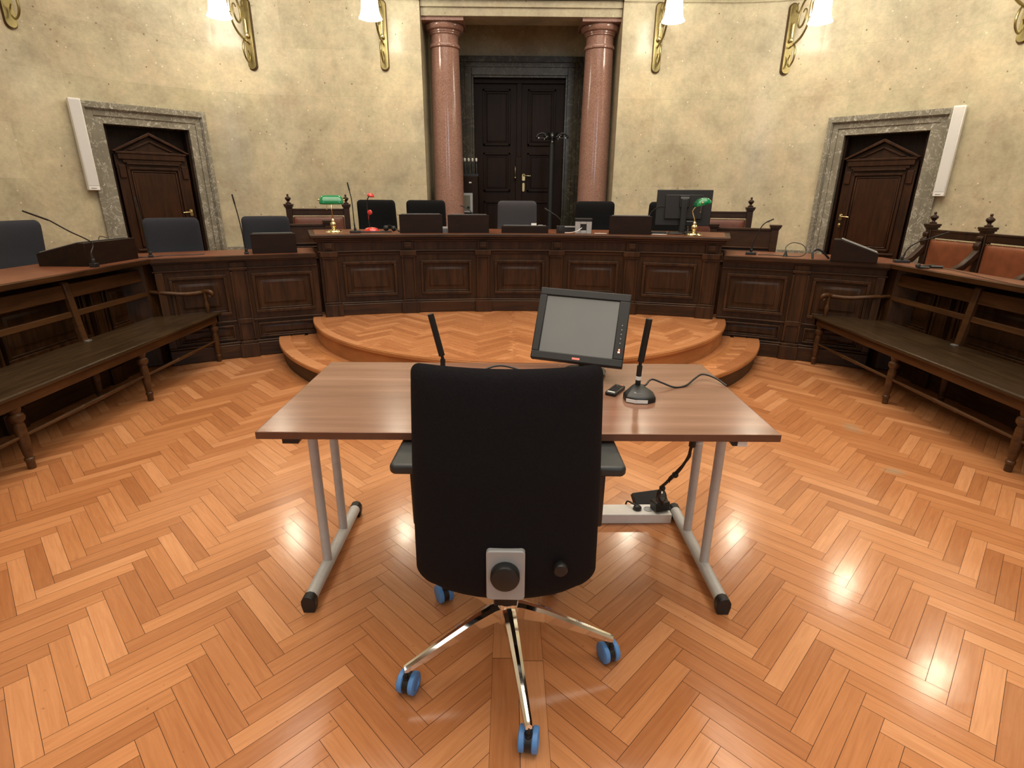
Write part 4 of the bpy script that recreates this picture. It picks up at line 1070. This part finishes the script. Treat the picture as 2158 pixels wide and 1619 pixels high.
# ------------------------------------------------------------------ gooseneck microphones
def gmic(label, loc, rz, pts, base=(.05, .035, .022), group='gooseneck microphones'):
    t = thing('gooseneck_microphone', label, 'microphone', loc, rz, group)
    g = G(); bx, by, bz = base; g.box(-bx, bx, -by, by, 0, bz); g.lathe([(.012, bz), (.012, bz + .025), (.008, bz + .03)], 12); g.build('base', M_black, t, bevel=.004)
    P = [Vector(p) for p in pts]
    g = G(); g.tube(P[:2], [.009, .006], 8); g.tube(P[1:-1], .0045, 8, sub=5); g.build('gooseneck', M_black, t)
    g = G(); g.tube([P[-2], P[-2].lerp(P[-1], .1), P[-1]], [.0045, .0065, .006], 8); g.build('capsule', M_black, t)
    return t
gmic('gooseneck microphone on the judges desk between green lamp and red lamp', ringloc(-16.4, 5.60, JZ), rad(14), [(0, 0, .02), (-.004, 0, .09), (-.006, 0, .20), (-.010, 0, .30), (-.022, 0, .38), (-.035, 0, .455)])
gmic('gooseneck microphone behind the document stand at the left column', ringloc(-4.3, 5.92, JZ), 0, [(0, 0, .02), (-.004, 0, .07), (-.03, 0, .14), (-.075, 0, .20), (-.13, 0, .235), (-.17, 0, .25)], (.04, .03, .02))
gmic('gooseneck microphone beside the small black camera on the judges desk', ringloc(4.2, 5.74, JZ), 0, [(0, 0, .02), (-.002, 0, .07), (-.004, 0, .115), (-.05, 0, .16), (-.10, 0, .19), (-.17, 0, .23)], (.03, .025, .02))
gmic('upright gooseneck microphone at the front of the left wing desk left of the stand', (-2.455, 4.955, SZ), rad(27), [(0, 0, .02), (-.008, 0, .09), (-.012, 0, .20), (-.022, 0, .32), (-.034, 0, .42), (-.045, 0, .505)], (.018, .018, .02))
gmic('upright gooseneck microphone at the corner of the left wing desk', (-3.11, 4.64, SZ), rad(40), [(0, 0, .02), (-.003, 0, .09), (-.006, 0, .20), (-.015, 0, .30), (-.02, 0, .40), (-.03, 0, .48)], (.018, .018, .02))
gmic('bent gooseneck microphone on the left wing desk reaching over the left chair', (-3.10, 3.975, SZ), 0, [(0, 0, .02), (-.002, .0, .10), (-.003, .03, .17), (-.04, -.10, .255), (-.075, -.20, .33), (-.10, -.36, .395)], (.022, .022, .03))
gmic('bent gooseneck microphone on the right wing desk beside the looped cable', ringloc(22.7, 5.62, SZ), rad(-22), [(0, 0, .02), (.004, 0, .09), (.03, 0, .18), (.06, 0, .26), (.09, 0, .295), (.15, 0, .325)], (.045, .035, .025))
gmic('gooseneck microphone on the right wing desk leaning towards the leather seats', (3.19, 4.60, SZ), rad(-20), [(0, 0, .02), (.012, 0, .08), (.03, -.02, .13), (.08, -.06, .18), (.13, -.10, .205), (.22, -.17, .26)], (.055, .035, .022))

# ------------------------------------------------------------------ things on the judges desk
t = thing('computer_monitor', 'large black monitor seen from behind on the right of the judges desk', 'monitor', (1.62, 5.60, JZ), rad(-12))
g = G(); g.box(-.265, .265, .02, .045, .075, .415); g.box(-.18, .18, -.005, .022, .14, .37); g.build('housing', M_dgrey, t, bevel=.006)
g = G(); g.box(-.255, .255, .0455, .047, .085, .405); g.build('screen', M_black, t)
g = G(); g.box(-.045, .045, -.03, -.004, .25, .36); g.box(-.028, .028, -.05, -.02, .01, .33); g.build('stand_neck', M_black, t, bevel=.005)
g = G(); g.box(-.12, .12, -.10, .12, 0, .014); g.build('stand_foot', M_black, t, bevel=.005)
g = G(); g.box(.04, .11, -.007, -.004, .115, .122); g.box(-.04, .04, -.032, -.03, .335, .345); g.build('badge', M_grey, t)

t = thing('card_terminal', 'silver-framed terminal with black opening and white cable on the judges desk', 'terminal', ringloc(6.45, 5.52, JZ), rad(-6))
g = G(); 
g.box(-.08, -.03, 0, .10, 0, .115); g.box(.03, .08, 0, .10, 0, .115); g.box(-.03, .03, 0, .10, .09, .115); g.box(-.03, .03, 0, .10, 0, .03); g.build('housing', M_silver, t, bevel=.004)
g = G(); g.box(-.03, .03, .02, .095, .03, .09); g.build('opening', M_black, t)
g = G(); g.box(-.084, .084, -.006, .12, .128, .144); g.box(-.08, .08, -.002, .11, .115, .128); g.build('top_cover', M_dgrey, t, bevel=.003)
ob_props(G().tube([(.605, 5.49, JZ + .055), (.56, 5.44, JZ + .03), (.50, 5.46, JZ + .012), (.44, 5.52, JZ + .006), (.42, 5.60, JZ + .005)], .0035, 8, sub=5).build('white_cable', M_white), 'white cable coming out of the silver terminal', 'cable')
t = thing('camera', 'small black cube camera beside the silver terminal on the judges desk', 'camera', ringloc(4.15, 5.52, JZ), rad(-4))
g = G(); g.box(-.04, .04, 0, .06, 0, .072); g.build('body', M_black, t, bevel=.004)
g = G(); g.lathe([(.022, 0), (.022, .008), (.016, .010), (.001, .006)], 20, Matrix.Translation((0, .002, .036)) @ Matrix.Rotation(PI / 2, 4, 'X')); g.build('lens', M_dgrey, t)
t = thing('docking_station', 'flat dark device with silver edge behind the small camera', 'device', (.52, 5.83, JZ))
g = G(); g.box(-.12, .13, -.06, .06, 0, .055); g.build('casing', M_dgrey, t, bevel=.004)
g = G(); g.box(-.115, .12, -.065, -.055, .045, .058); g.build('front_strip', M_silver, t)
def slab(name, label, cat, loc, rz, sx, sy, sz, m, bev=.003, group=None):
    g = G(); g.box(-sx / 2, sx / 2, -sy / 2, sy / 2, 0, sz); o = g.build(name, m, bevel=bev)
    o.location = loc; o.rotation_euler = (0, 0, rz); return ob_props(o, label, cat, group)
slab('keyboard', 'flat black keyboard lying before the red desk lamp', 'keyboard', (-1.44, 5.475, JZ), rad(14), .36, .055, .012, M_black)
t = thing('headset', 'small black headset lying right of the red desk lamp', 'headset', (-1.31, 5.58, JZ))
g = G(); g.sphere((-.02, 0, .035), .028, 14); g.sphere((.05, .03, .03), .026, 14); g.build('earcup', M_dgrey, t)
g = G(); g.tube([(-.02, 0, .045), (.0, .03, .06), (.04, .05, .045), (.09, -.02, .02), (.12, -.03, .01)], .005, 8, sub=4); g.build('headband', M_black, t)
ob_props(G().tube([(-1.20, 5.53, JZ + .006), (-1.165, 5.66, JZ + .018), (-1.15, 5.76, JZ + .012), (-1.08, 5.86, JZ + .006)], .004, 8, sub=4).build('black_cable', M_black), 'short black cable running behind the document stand by the headset', 'cable')
t = thing('notebook_stack', 'small stack of pale papers between two document stands', 'papers', ringloc(-7.65, 5.64, JZ), rad(8))
g = G(); g.box(-.03, .03, -.03, .05, 0, .035); g.build('paper', M_grey, t); g = G(); g.box(-.03, .03, -.03, .05, .035, .050); g.build('top_sheet', M_paper, t)
slab('paper_card', 'small white card standing on the low document stand', 'card', (.14, 5.60, JZ + .068), rad(-8), .05, .03, .022, M_paper, .001)
slab('marker', 'small white stick beside the white card on the low document stand', 'marker', (.205, 5.60, JZ + .064), rad(4), .045, .012, .010, M_paper, .001)
slab('paper_sheet', 'white sheet of paper lying left of the large monitor foot', 'paper', (1.37, 5.475, JZ), rad(-14), .14, .07, .002, M_paper, 0)
slab('paper_sheet', 'white paper strip lying right of the silver terminal', 'paper', (.80, 5.54, JZ), rad(-8), .12, .05, .002, M_paper, 0)
ob_props(G().tube([(1.40, 5.50, JZ + .006), (1.46, 5.44, JZ + .01), (1.55, 5.43, JZ + .008), (1.62, 5.45, JZ + .02), (1.66, 5.52, JZ + .06), (1.60, 5.58, JZ + .03)], .006, 8, sub=5).build('black_cable', M_black), 'black cable curled below the large monitor', 'cable')
slab('telephone', 'flat black telephone lying at the foot of the large monitor', 'telephone', (1.385, 5.60, JZ), rad(-10), .15, .10, .02, M_black, .006)
ob_props(G().tube([(1.26, 5.66, JZ + .02), (1.29, 5.68, JZ + .14), (1.34, 5.68, JZ + .22), (1.41, 5.66, JZ + .26), (1.46, 5.65, JZ + .24)], .0035, 8, sub=5).build('black_cable', M_black), 'black cable arching up to the left side of the large monitor', 'cable')

# cables on the right wing desk
def zc(pts, r=.0035): return G().tube(pts, r, 8, sub=6)
z = SZ + .004
ob_props(zc([(2.225, 5.145, z), (2.27, 5.15, z), (2.32, 5.14, z), (2.42, 5.05, z), (2.50, 5.00, z), (2.56, 4.99, z + .01), (2.60, 5.02, z + .05), (2.575, 5.06, z + .10), (2.50, 5.09, z + .115), (2.44, 5.08, z + .08), (2.425, 5.045, z + .035)]).build('looped_cable', M_black), 'thin black cable lying in a loop on the right wing desk', 'cable')
g = G(); g.lathe([(.022, 0), (.018, .01), (.008, .04), (.006, .05)], 12); o = g.build('cable_plug', M_black); o.location = (2.425, 5.04, SZ); ob_props(o, 'black cone shaped plug on the right wing desk next to the cable loop', 'plug')
ob_props(zc([(2.575, 4.85, z), (2.58, 4.87, z + .05), (2.62, 4.88, z + .075), (2.665, 4.87, z + .055), (2.69, 4.86, z + .03), (2.72, 4.85, z)], .009).build('cable_bow', M_black), 'thick black cable bow just left of the right document stand', 'cable')
t = thing('headset', 'black headset lying folded on the right wing desk edge', 'headset', (3.12, 4.18, SZ), rad(15))
g = G(); g.tube([(-.07, .04, .012), (.0, .03, .016), (.07, .03, .02)], .010, 8, sub=3); g.tube([(.03, .04, .012), (.09, -.03, .014)], .011, 8); g.tube([(-.07, .05, .01), (-.02, -.01, .01)], .008, 8); g.build('headband', M_black, t)
g = G(); g.sphere((-.06, .05, .02), .018, 12); g.build('earcup', M_dgrey, t)
ob_props(zc([(-2.80, 4.90, z), (-2.88, 4.84, z), (-2.98, 4.80, z), (-3.06, 4.74, z), (-3.14, 4.62, z), (-3.30, 4.60, z)]).build('thin_cable', M_black), 'thin black cable lying around the corner microphone on the left wing desk', 'cable')
ob_props(zc([(-3.25, 4.28, SZ + .17), (-3.27, 4.33, SZ + .19), (-3.28, 4.41, SZ + .175), (-3.27, 4.45, SZ + .155)], .003).build('thin_cable', M_black), 'short black cable arching over the long left document stand', 'cable')
ob_props(zc([(3.22, 4.2, z), (3.2, 4.0, z), (3.10, 3.6, z), (3.06, 3.3, z), (3.12, 2.9, z)], .002).build('thin_cable', M_black), 'very thin cable running along the top of the right wing desk', 'cable')

# ------------------------------------------------------------------ wooden chairs and screens
def finial(g, x, y, z, s=1.0):
    g.lathe([(r * s, zz * s) for r, zz in ((.030, 0), (.030, .012), (.016, .018), (.012, .028), (.022, .040), (.033, .055), (.030, .068), (.014, .078), (.008, .088), (.013, .095), (.010, .104), (.002, .108))], 16, Matrix.Translation((x, y, z)))
def cap(g, x, y, z, h=.05, r=.045):
    for k, (rr, a, b) in enumerate(((r * .72, 0, h * .45), (r * .9, h * .3, h * .7), (r, h * .62, h))):
        g.box(x - rr, x + rr, y - rr, y + rr, z + a, z + b)
def tall_chair(label, loc, rz, n=1, pw=.60, leather=M_leather2, h=1.12, group='carved leather backed chairs', arms=True):
    """row of n seats, facing local -y; seat joints share posts"""
    t = thing('leather_chair', label, 'chair', loc, rz, group)
    W0 = -n * pw / 2
    for i in range(n + 1):
        x = W0 + pw * i
        g = G(); g.box(x - .032, x + .032, -.02, .045, 0, h); cap(g, x, .012, h, .05, .050); g.build('post', M_chairw, t, bevel=.004)
        g = G(); finial(g, x, .012, h + .05); g.build('finial', M_chairw, t)
        if arms:
            g = G()
            pts = [(-.02, .98), (-.045, .975), (-.05, .95), (-.035, .93), (-.055, .92), (-.065, .89), (-.045, .86), (-.06, .84), (-.09, .80), (-.14, .745), (-.22, .70), (-.34, .675), (-.42, .67), (-.42, .635), (-.32, .635), (-.20, .655), (-.11, .70), (-.02, .80)]
            g.prism(pts, x - .028, x + .028, 'x'); g.build('armrest', M_chairw, t, bevel=.008)
            g = G(); g.box(x - .025, x + .025, -.40, -.35, 0, .64); g.build('front_leg', M_chairw, t, bevel=.004)
    for i in range(n):
        xa, xb = W0 + pw * i + .032, W0 + pw * (i + 1) - .032
        g = G(); g.box(xa, xb, -.01, .035, h - .075, h - .005); g.box(xa, xb, -.014, .04, h - .02, h); g.build('top_rail', M_chairw, t, bevel=.004)
        g = G(); g.box(xa, xb, -.01, .035, .46, .54); g.build('bottom_rail', M_chairw, t, bevel=.004)
        g = G(); vs, fs = pillow(rr_outline((xb - xa) / 2 - .003, (xb - xa) / 2 - .003, .545, h - .085, .02, .02), lambda x, z: .005, .03, .02, pw=8); g.add(vs, fs, Matrix.Translation(((xa + xb) / 2, 0, 0))); bk = g.build('back_cushion', leather, t, angle=60)
        g = G()
        for k in range(22): g.sphere((xa + .02 + (xb - xa - .04) * k / 21, -.014, h - .087), .005, 6)
        g.build('upholstery_nails', M_brass, bk)
        g = G(); g.box(xa, xb, -.42, 0, .40, .45); g.build('seat', leather, t, bevel=.02, seg=3)
        g = G(); g.box(xa - .03, xb + .03, -.42, .0, .33, .40); g.build('seat_frame', M_chairw, t, bevel=.004)
    return t
tall_chair('carved chair with finials and red leather back behind the left green lamp', (-2.31, 6.55, .16), rad(14), 1, .63, arms=False)
tall_chair('carved chair with finials and red leather back behind the right green lamp', (2.35, 6.55, .16), rad(-14), 1, .63, arms=False)
tall_chair('row of carved seats with orange-brown leather backs behind the right wing desk', (3.93, 4.09, .16), rad(-88), 4, .60, M_leather, 1.00, 'orange leather seat row')
def screen(label, loc, rz, w_, posts, h=.95):
    t = thing('wooden_screen', label, 'screen', loc, rz, 'low panelled wooden screens')
    g = G(); g.box(-w_ / 2, w_ / 2, 0, .03, 0, h); g.box(-w_ / 2, w_ / 2, -.015, .045, h - .01, h + .012); g.build('panel_board', M_pew, t, bevel=.003)
    g = G()
    for zz in (h - .20, h - .235, h - .36): g.box(-w_ / 2 + .04, w_ / 2 - .04, -.022, .005, zz, zz + .014)
    g.box(-w_ / 2 + .10, w_ / 2 - .08, -.012, .005, h - .35, h - .245); g.build('moulding', M_pew, t, bevel=.003)
    for x in posts:
        g = G(); g.box(x - .035, x + .035, -.02, .05, 0, h + .0); cap(g, x, .015, h, .05, .058); g.build('post', M_pew, t, bevel=.004)
screen('low panelled wooden screen with post caps in front of the right finial chair', (2.44, 6.06, .16), rad(-20), .62, (-.31, .31))
screen('low panelled wooden screen in front of the left finial chair', (-2.38, 6.06, .16), rad(20), .62, (-.31, .31), .96)

# ------------------------------------------------------------------ niche furniture
t = thing('cabinet', 'dark cabinet with silver control panel behind the left column', 'cabinet', (-.76, 8.42, .70))
g = G(); g.box(-.22, .20, -.12, .28, 0, 1.0); g.build('body', M_doorc, t, bevel=.004)
g = G(); g.box(-.10, .125, -.14, -.12, .50, .77); g.build('control_panel', M_silver, t, bevel=.006)
g = G(); g.box(-.08, .09, -.144, -.138, .53, .74); g.build('panel_inlay', M_sand, t, bevel=.002)
g = G(); g.cyl((.06, -.15, .57), (.06, -.138, .57), .02); g.build('socket', M_black, t)
g = G(); g.box(.075, .11, -.125, -.119, .905, .922); g.build('name_tag', M_paper, t)
t2 = thing('bottle_rack', 'low black rack on the cabinet behind the left column', 'rack', (-.66, 8.38, 1.701))
g = G(); g.box(-.15, .11, -.06, .06, 0, .03); g.build('tray', M_black, t2)
for i, (x, lb) in enumerate(((-.085, 'first'), (-.03, 'second'), (.025, 'third'), (.08, 'fourth'))):
    b = thing('bottle', '%s slim dark bottle with pale stopper from the left column, on the black rack' % lb, 'bottle', (-.66 + x, 8.38, 1.732), 0, 'bottles on the black rack')
    g = G(); g.lathe([(.016, 0), (.016, .12), (.010, .145), (.008, .165)], 14); g.build('body', M_black, b)
    g = G(); g.lathe([(.009, .165), (.014, .172), (.016, .195), (.012, .21), (.002, .215)], 14); g.build('stopper', M_glassw, b)
t = thing('coat_stand', 'tall black coat stand with curved hooks before the double door', 'coat stand', (.495, 8.3, .70))
z = -.70
g = G(); g.cyl((0, 0, .02), (0, 0, 2.12 + z), .043, .038, 20); g.lathe([(.17, 0), (.17, .015), (.05, .03), (.035, .05)], 28); g.build('pole', M_dgrey, t)
g = G(); g.lathe([(.030, 2.10 + z), (.034, 2.12 + z), (.024, 2.15 + z), (.036, 2.19 + z), (.04, 2.24 + z), (.028, 2.27 + z), (.01, 2.29 + z)], 18); g.build('head', M_black, t)
for k in range(6):
    a = 2 * PI * k / 6 + .0
    g = G(); ca, sa = cos(a), sin(a)
    P = [(.02, 2.20 + z), (.06, 2.215 + z), (.11, 2.26 + z), (.16, 2.265 + z), (.20, 2.245 + z), (.215, 2.225 + z)]
    g.tube([(r * ca, r * sa, zz) for r, zz in P], .012, 8, sub=4); g.sphere((.215 * ca, .215 * sa, 2.22 + z), .018)
    P = [(.02, 2.20 + z), (.08, 2.205 + z), (.14, 2.205 + z), (.185, 2.205 + z)]
    g.tube([(r * ca, r * sa, zz) for r, zz in P], .007, 8)
    hk = g.build('hook', M_black, t)
    g = G(); g.sphere((.188 * ca, .188 * sa, 2.207 + z), .013); g.build('hook_tip', M_silver, hk)
for zb in (2.235, 2.155):
    g = G(); g.sphere((0, -.04, zb + z), .012); g.build('button', M_silver, t)

# ------------------------------------------------------------------ things on the table
TZ = .7405
mt = thing('touch_monitor', 'black framed touch monitor with grey screen on the walnut table', 'monitor', (.20, 2.10, TZ), rad(-13.5))
tl, rl, h0 = .525, -.046, .945 - TZ
Mm = Matrix.Translation((-.022, -.028, h0)) @ Matrix.Rotation(-tl, 4, 'X') @ Matrix.Rotation(-rl, 4, 'Y')
hw, hh = .18, .148
g = G()
for a, b, c, d in ((-hw, hw, hh - .032, hh), (-hw, hw, -hh, -hh + .032), (-hw, -hw + .030, -hh + .03, hh - .03), (hw - .042, hw, -hh + .03, hh - .03)): g.box(a, b, -.004, .03, c, d, Mm)
g.box(-hw + .01, hw - .01, .01, .045, -hh + .01, hh - .01, Mm); g.build('bezel', M_dgrey, mt, bevel=.004)
g = G(); g.box(-hw + .026, hw - .038, .003, .008, -hh + .028, hh - .028, Mm); g.build('screen', M_screen, mt, smooth=False)
g = G(); g.box(-.015, .015, -.0050, -.003, -hh + .010, -hh + .018, Mm); g.build('badge', emis('small_red_badge', (.75, .2, .15), .3), mt)
g = G()
for k in range(5):
    g = G(); g.box(hw - .022, hw - .018, -.0052, -.003, -.055 + k * .018, -.051 + k * .018, Mm); g.build('button', M_grey, mt)
g = G(); g.box(hw - .024, hw - .017, -.0055, -.003, -.092, -.086, Mm); g.box(hw - .022, hw - .018, -.0055, -.003, -.082, -.077, Mm); g.build('power_light', M_led, mt)
g = G(); g.tube([(-.01, .06, .012), (-.012, .065, .08), (-.015, .05, .15), (-.02, .02, h0)], [.022, .020, .020, .022], 12, sub=3); g.build('stand_neck', M_black, mt)
g = G(); 
g.add(*pillow(rr_outline(.085, .085, -.07, .07, .05, .06), lambda x, zz: 0, .012, .006), Matrix.Translation((.0, .01, .012)) @ Matrix(((1, 0, 0, 0), (0, 0, 1, 0), (0, 1, 0, 0), (0, 0, 0, 1))))
g.v = [(a, b, max(c, 0.0)) for a, b, c in g.v]
g.build('stand_foot', M_black, mt)

def table_mic(label, loc, rz, lean=.05, cable_side=1):
    t = thing('table_microphone', label, 'microphone', loc, rz, 'table microphones with flat wedge bases')
    g = G()
    o0 = [(-.052, -.055), (-.020, -.072), (.022, -.072), (.054, -.052), (.056, -.005), (.018, .050), (-.016, .050), (-.055, -.008)]
    n = len(o0)
    vs = [(x, y, 0) for x, y in o0] + [(x, y, .018) for x, y in o0] + [(x * .88, y * .88 - .002, .026) for x, y in o0] + [(x * .35, y * .35 + .018, .042) for x, y in o0]
    fs = [tuple(range(n))[::-1]]
    for l in range(3):
        for i in range(n): fs.append((l * n + i, l * n + (i + 1) % n, (l + 1) * n + (i + 1) % n, (l + 1) * n + i))
    fs.append(tuple(range(3 * n, 4 * n)))
    g.add(vs, fs); b = g.build('base', M_black, t, bevel=.003)
    g = G(); g.box(-.018, .022, -.0735, -.0720, .003, .015); g.prism([(-.0185, -.0735), (-.0505, -.0565), (-.0515, -.0580), (-.0190, -.0750)], .003, .015, 'z'); g.build('paper_label', M_paper, b)
    g = G(); g.box(-.022, .004, -.002, .008, .0, .001, Matrix.Translation((0, -.045, .0305)) @ Matrix.Rotation(rad(12), 4, 'X')); g.build('badge', M_grey, b)
    L_ = lean
    P0 = Vector((0, .018, .035)); P1 = Vector((0.002, .018, .115)); top_ = Vector((L_, .018, .285)); P2 = P1.lerp(top_, .08)
    g = G(); g.cyl(P0, P1, .0095, n=14); g.cyl(P1, P2, .006, n=10); g.build('lower_stem', M_black, t)
    g = G(); g.cyl(P0.lerp(P1, .32), P0.lerp(P1, .50), .0098, n=14); g.build('white_ring', M_paper, t)
    g = G(); g.cyl(P2, top_, .0115, .0115, 14); g.build('capsule_tube', M_black, t)
    g = G(); g.cyl(P2.lerp(top_, .36), P2.lerp(top_, .37), .0118, n=14); g.cyl(P2.lerp(top_, .41), P2.lerp(top_, .42), .0118, n=14); g.build('clear_band', M_dgrey, t)
table_mic('black table microphone on the right half of the walnut table', (.358, 1.832, TZ), rad(-3), .020)
table_mic('black table microphone mostly hidden behind the black chair on the walnut table', (-.355, 1.90, TZ), rad(6), -.036)
z = TZ + .004
ob_props(G().tube([(.375, 1.885, TZ + .03), (.40, 1.90, TZ + .022), (.43, 1.93, TZ + .035), (.47, 1.93, TZ + .022), (.52, 1.93, z), (.57, 1.95, z), (.62, 2.0, z + .012), (.66, 2.03, z + .020), (.70, 2.0, z + .014), (.727, 1.95, z)], .0036, 8, sub=6).build('microphone_cable', M_black), 'black microphone cable snaking to the right edge of the walnut table', 'cable')
ob_props(G().tube([(-.30, 1.98, z), (-.22, 2.06, z + .02), (-.15, 2.10, z + .03), (-.08, 2.09, z + .02), (-.02, 2.07, z)], .004, 8, sub=6).build('monitor_cable', M_black), 'black cable arch just showing above the black chair back', 'cable')
t = thing('remote_control', 'small black remote control between monitor and microphone on the table', 'remote control', (.286, 1.885, TZ), rad(-32))
g = G(); g.box(-.021, .021, -.052, .052, 0, .014); g.build('body', M_black, t, bevel=.005)
g = G()
for i in range(3):
    for k in range(5): g.box(-.013 + i * .010, -.007 + i * .010, -.022 + k * .013, -.014 + k * .013, .014, .0155)
g.build('button', M_dgrey, t)
g = G(); g.box(-.014, .014, -.045, -.038, .014, .0146); g.build('label_strip', M_paper, t)
g = G(); g.box(.006, .014, .040, .046, .014, .0155); g.build('power_button', M_red, t)

# ------------------------------------------------------------------ power strip and cables below the table
t = thing('power_strip', 'white power strip lying on the floor under the table', 'power strip', (.44, 2.185, 0), rad(0.5))
g = G()
g.box(-.30, .205, -.045, .045, 0, .048); g.build('housing', M_white, t, bevel=.004)
for i, x in enumerate((-.008 + .06, .105, .16)):
    g = G(); g.lathe([(.020, 0), (.021, .002), (.018, .002), (.017, .0005), (.001, .0005)], 24, Matrix.Translation((x, .0, .048))); g.build('socket', M_silver, t)
def solo(g, nm, m, lb, cat, bev=0, grp=None): o = g.build(nm, m, bevel=bev); return ob_props(o, lb, cat, grp)
g = G(); g.lathe([(.019, 0), (.019, .012), (.012, .020), (.002, .022)], 18, Matrix.Translation((.494, 2.185, .0485))); g.tube([(.494, 2.185, .066), (.47, 2.20, .072), (.455, 2.235, .06), (.45, 2.245, .012)], .004, 8, sub=4); solo(g, 'power_plug', M_black, 'black plug in the first socket of the white power strip', 'plug')
Ma = Matrix.Translation((.598, 2.18, .052)) @ Matrix.Rotation(rad(16), 4, 'Z') @ Matrix.Rotation(rad(-8), 4, 'X')
g = G(); g.box(-.036, .036, -.03, .03, 0, .045, Ma); o = solo(g, 'power_adapter', M_black, 'chunky black adapter plugged into the white power strip', 'adapter', .005)
g = G(); g.box(-.022, .020, -.018, .012, .045, .0458, Ma); g.build('rating_label', M_dgrey, o)
Mb = Matrix.Translation((.575, 2.285, .045)) @ Matrix.Rotation(rad(14), 4, 'Z') @ Matrix.Rotation(rad(42), 4, 'X')
g = G(); g.box(-.085, .085, -.035, .035, -.012, .018, Mb); o = solo(g, 'power_supply', M_dgrey, 'flat black power supply leaning behind the white power strip', 'adapter', .003)
g = G(); g.box(.055, .070, .012, .026, .018, .0186, Mb); g.build('label_sticker', M_paper, o)
t = thing('cable_bundle', 'twisted black cable bundle hanging from the right table leg', 'cable', (.66, 1.95, 0))
def bun(off, r, seedv):
    random.seed(seedv); base = [(.668 - .028, 1.985, .70), (.640, 1.985, .55), (.636, 1.985, .46), (.630, 1.99, .415), (.605, 2.02, .34), (.578, 2.06, .265), (.566, 2.08, .225), (.56, 2.10, .18), (.575, 2.13, .13), (.60, 2.15, .10), (.585, 2.19, .08)]
    return G().tube([(x + random.uniform(-off, off), y + random.uniform(-off, off), z_) for x, y, z_ in base], r, 8, sub=5)
for k in range(4): bun(.006, .0045, 11 + k).build('cable', M_black, t, world=True)
g = G(); g.cyl((.640, 1.985, .56), (.637, 1.985, .47), .014, n=12); g.cyl((.638, 1.985, .705), (.640, 1.985, .55), .010, n=12); g.build('cable_sleeve', M_black, t, world=True)
g = G()
g.sphere((.598, 2.03, .315), .014, 10)
g.tube([(.598, 2.03, .325), (.575, 2.03, .305), (.572, 2.035, .28), (.585, 2.05, .268)], .002, 6, sub=4); g.build('cable_tie', M_black, t, world=True)
g = G(); g.sphere((.566, 2.08, .222), .014, 10); g.tube([(.566, 2.08, .222), (.55, 2.09, .20), (.552, 2.1, .15), (.575, 2.11, .13)], .002, 6, sub=4); g.tube([(.57, 2.08, .22), (.59, 2.09, .18), (.585, 2.1, .14), (.565, 2.12, .12)], .002, 6, sub=4)
g.build('cable_tie', M_black, t, world=True)
g = G(); g.lathe([(.0185, 0), (.0185, .003)], 20, Matrix.Translation((.668, 1.985 + .02, .478))); g.build('clear_tie', M_paper, t, world=True)
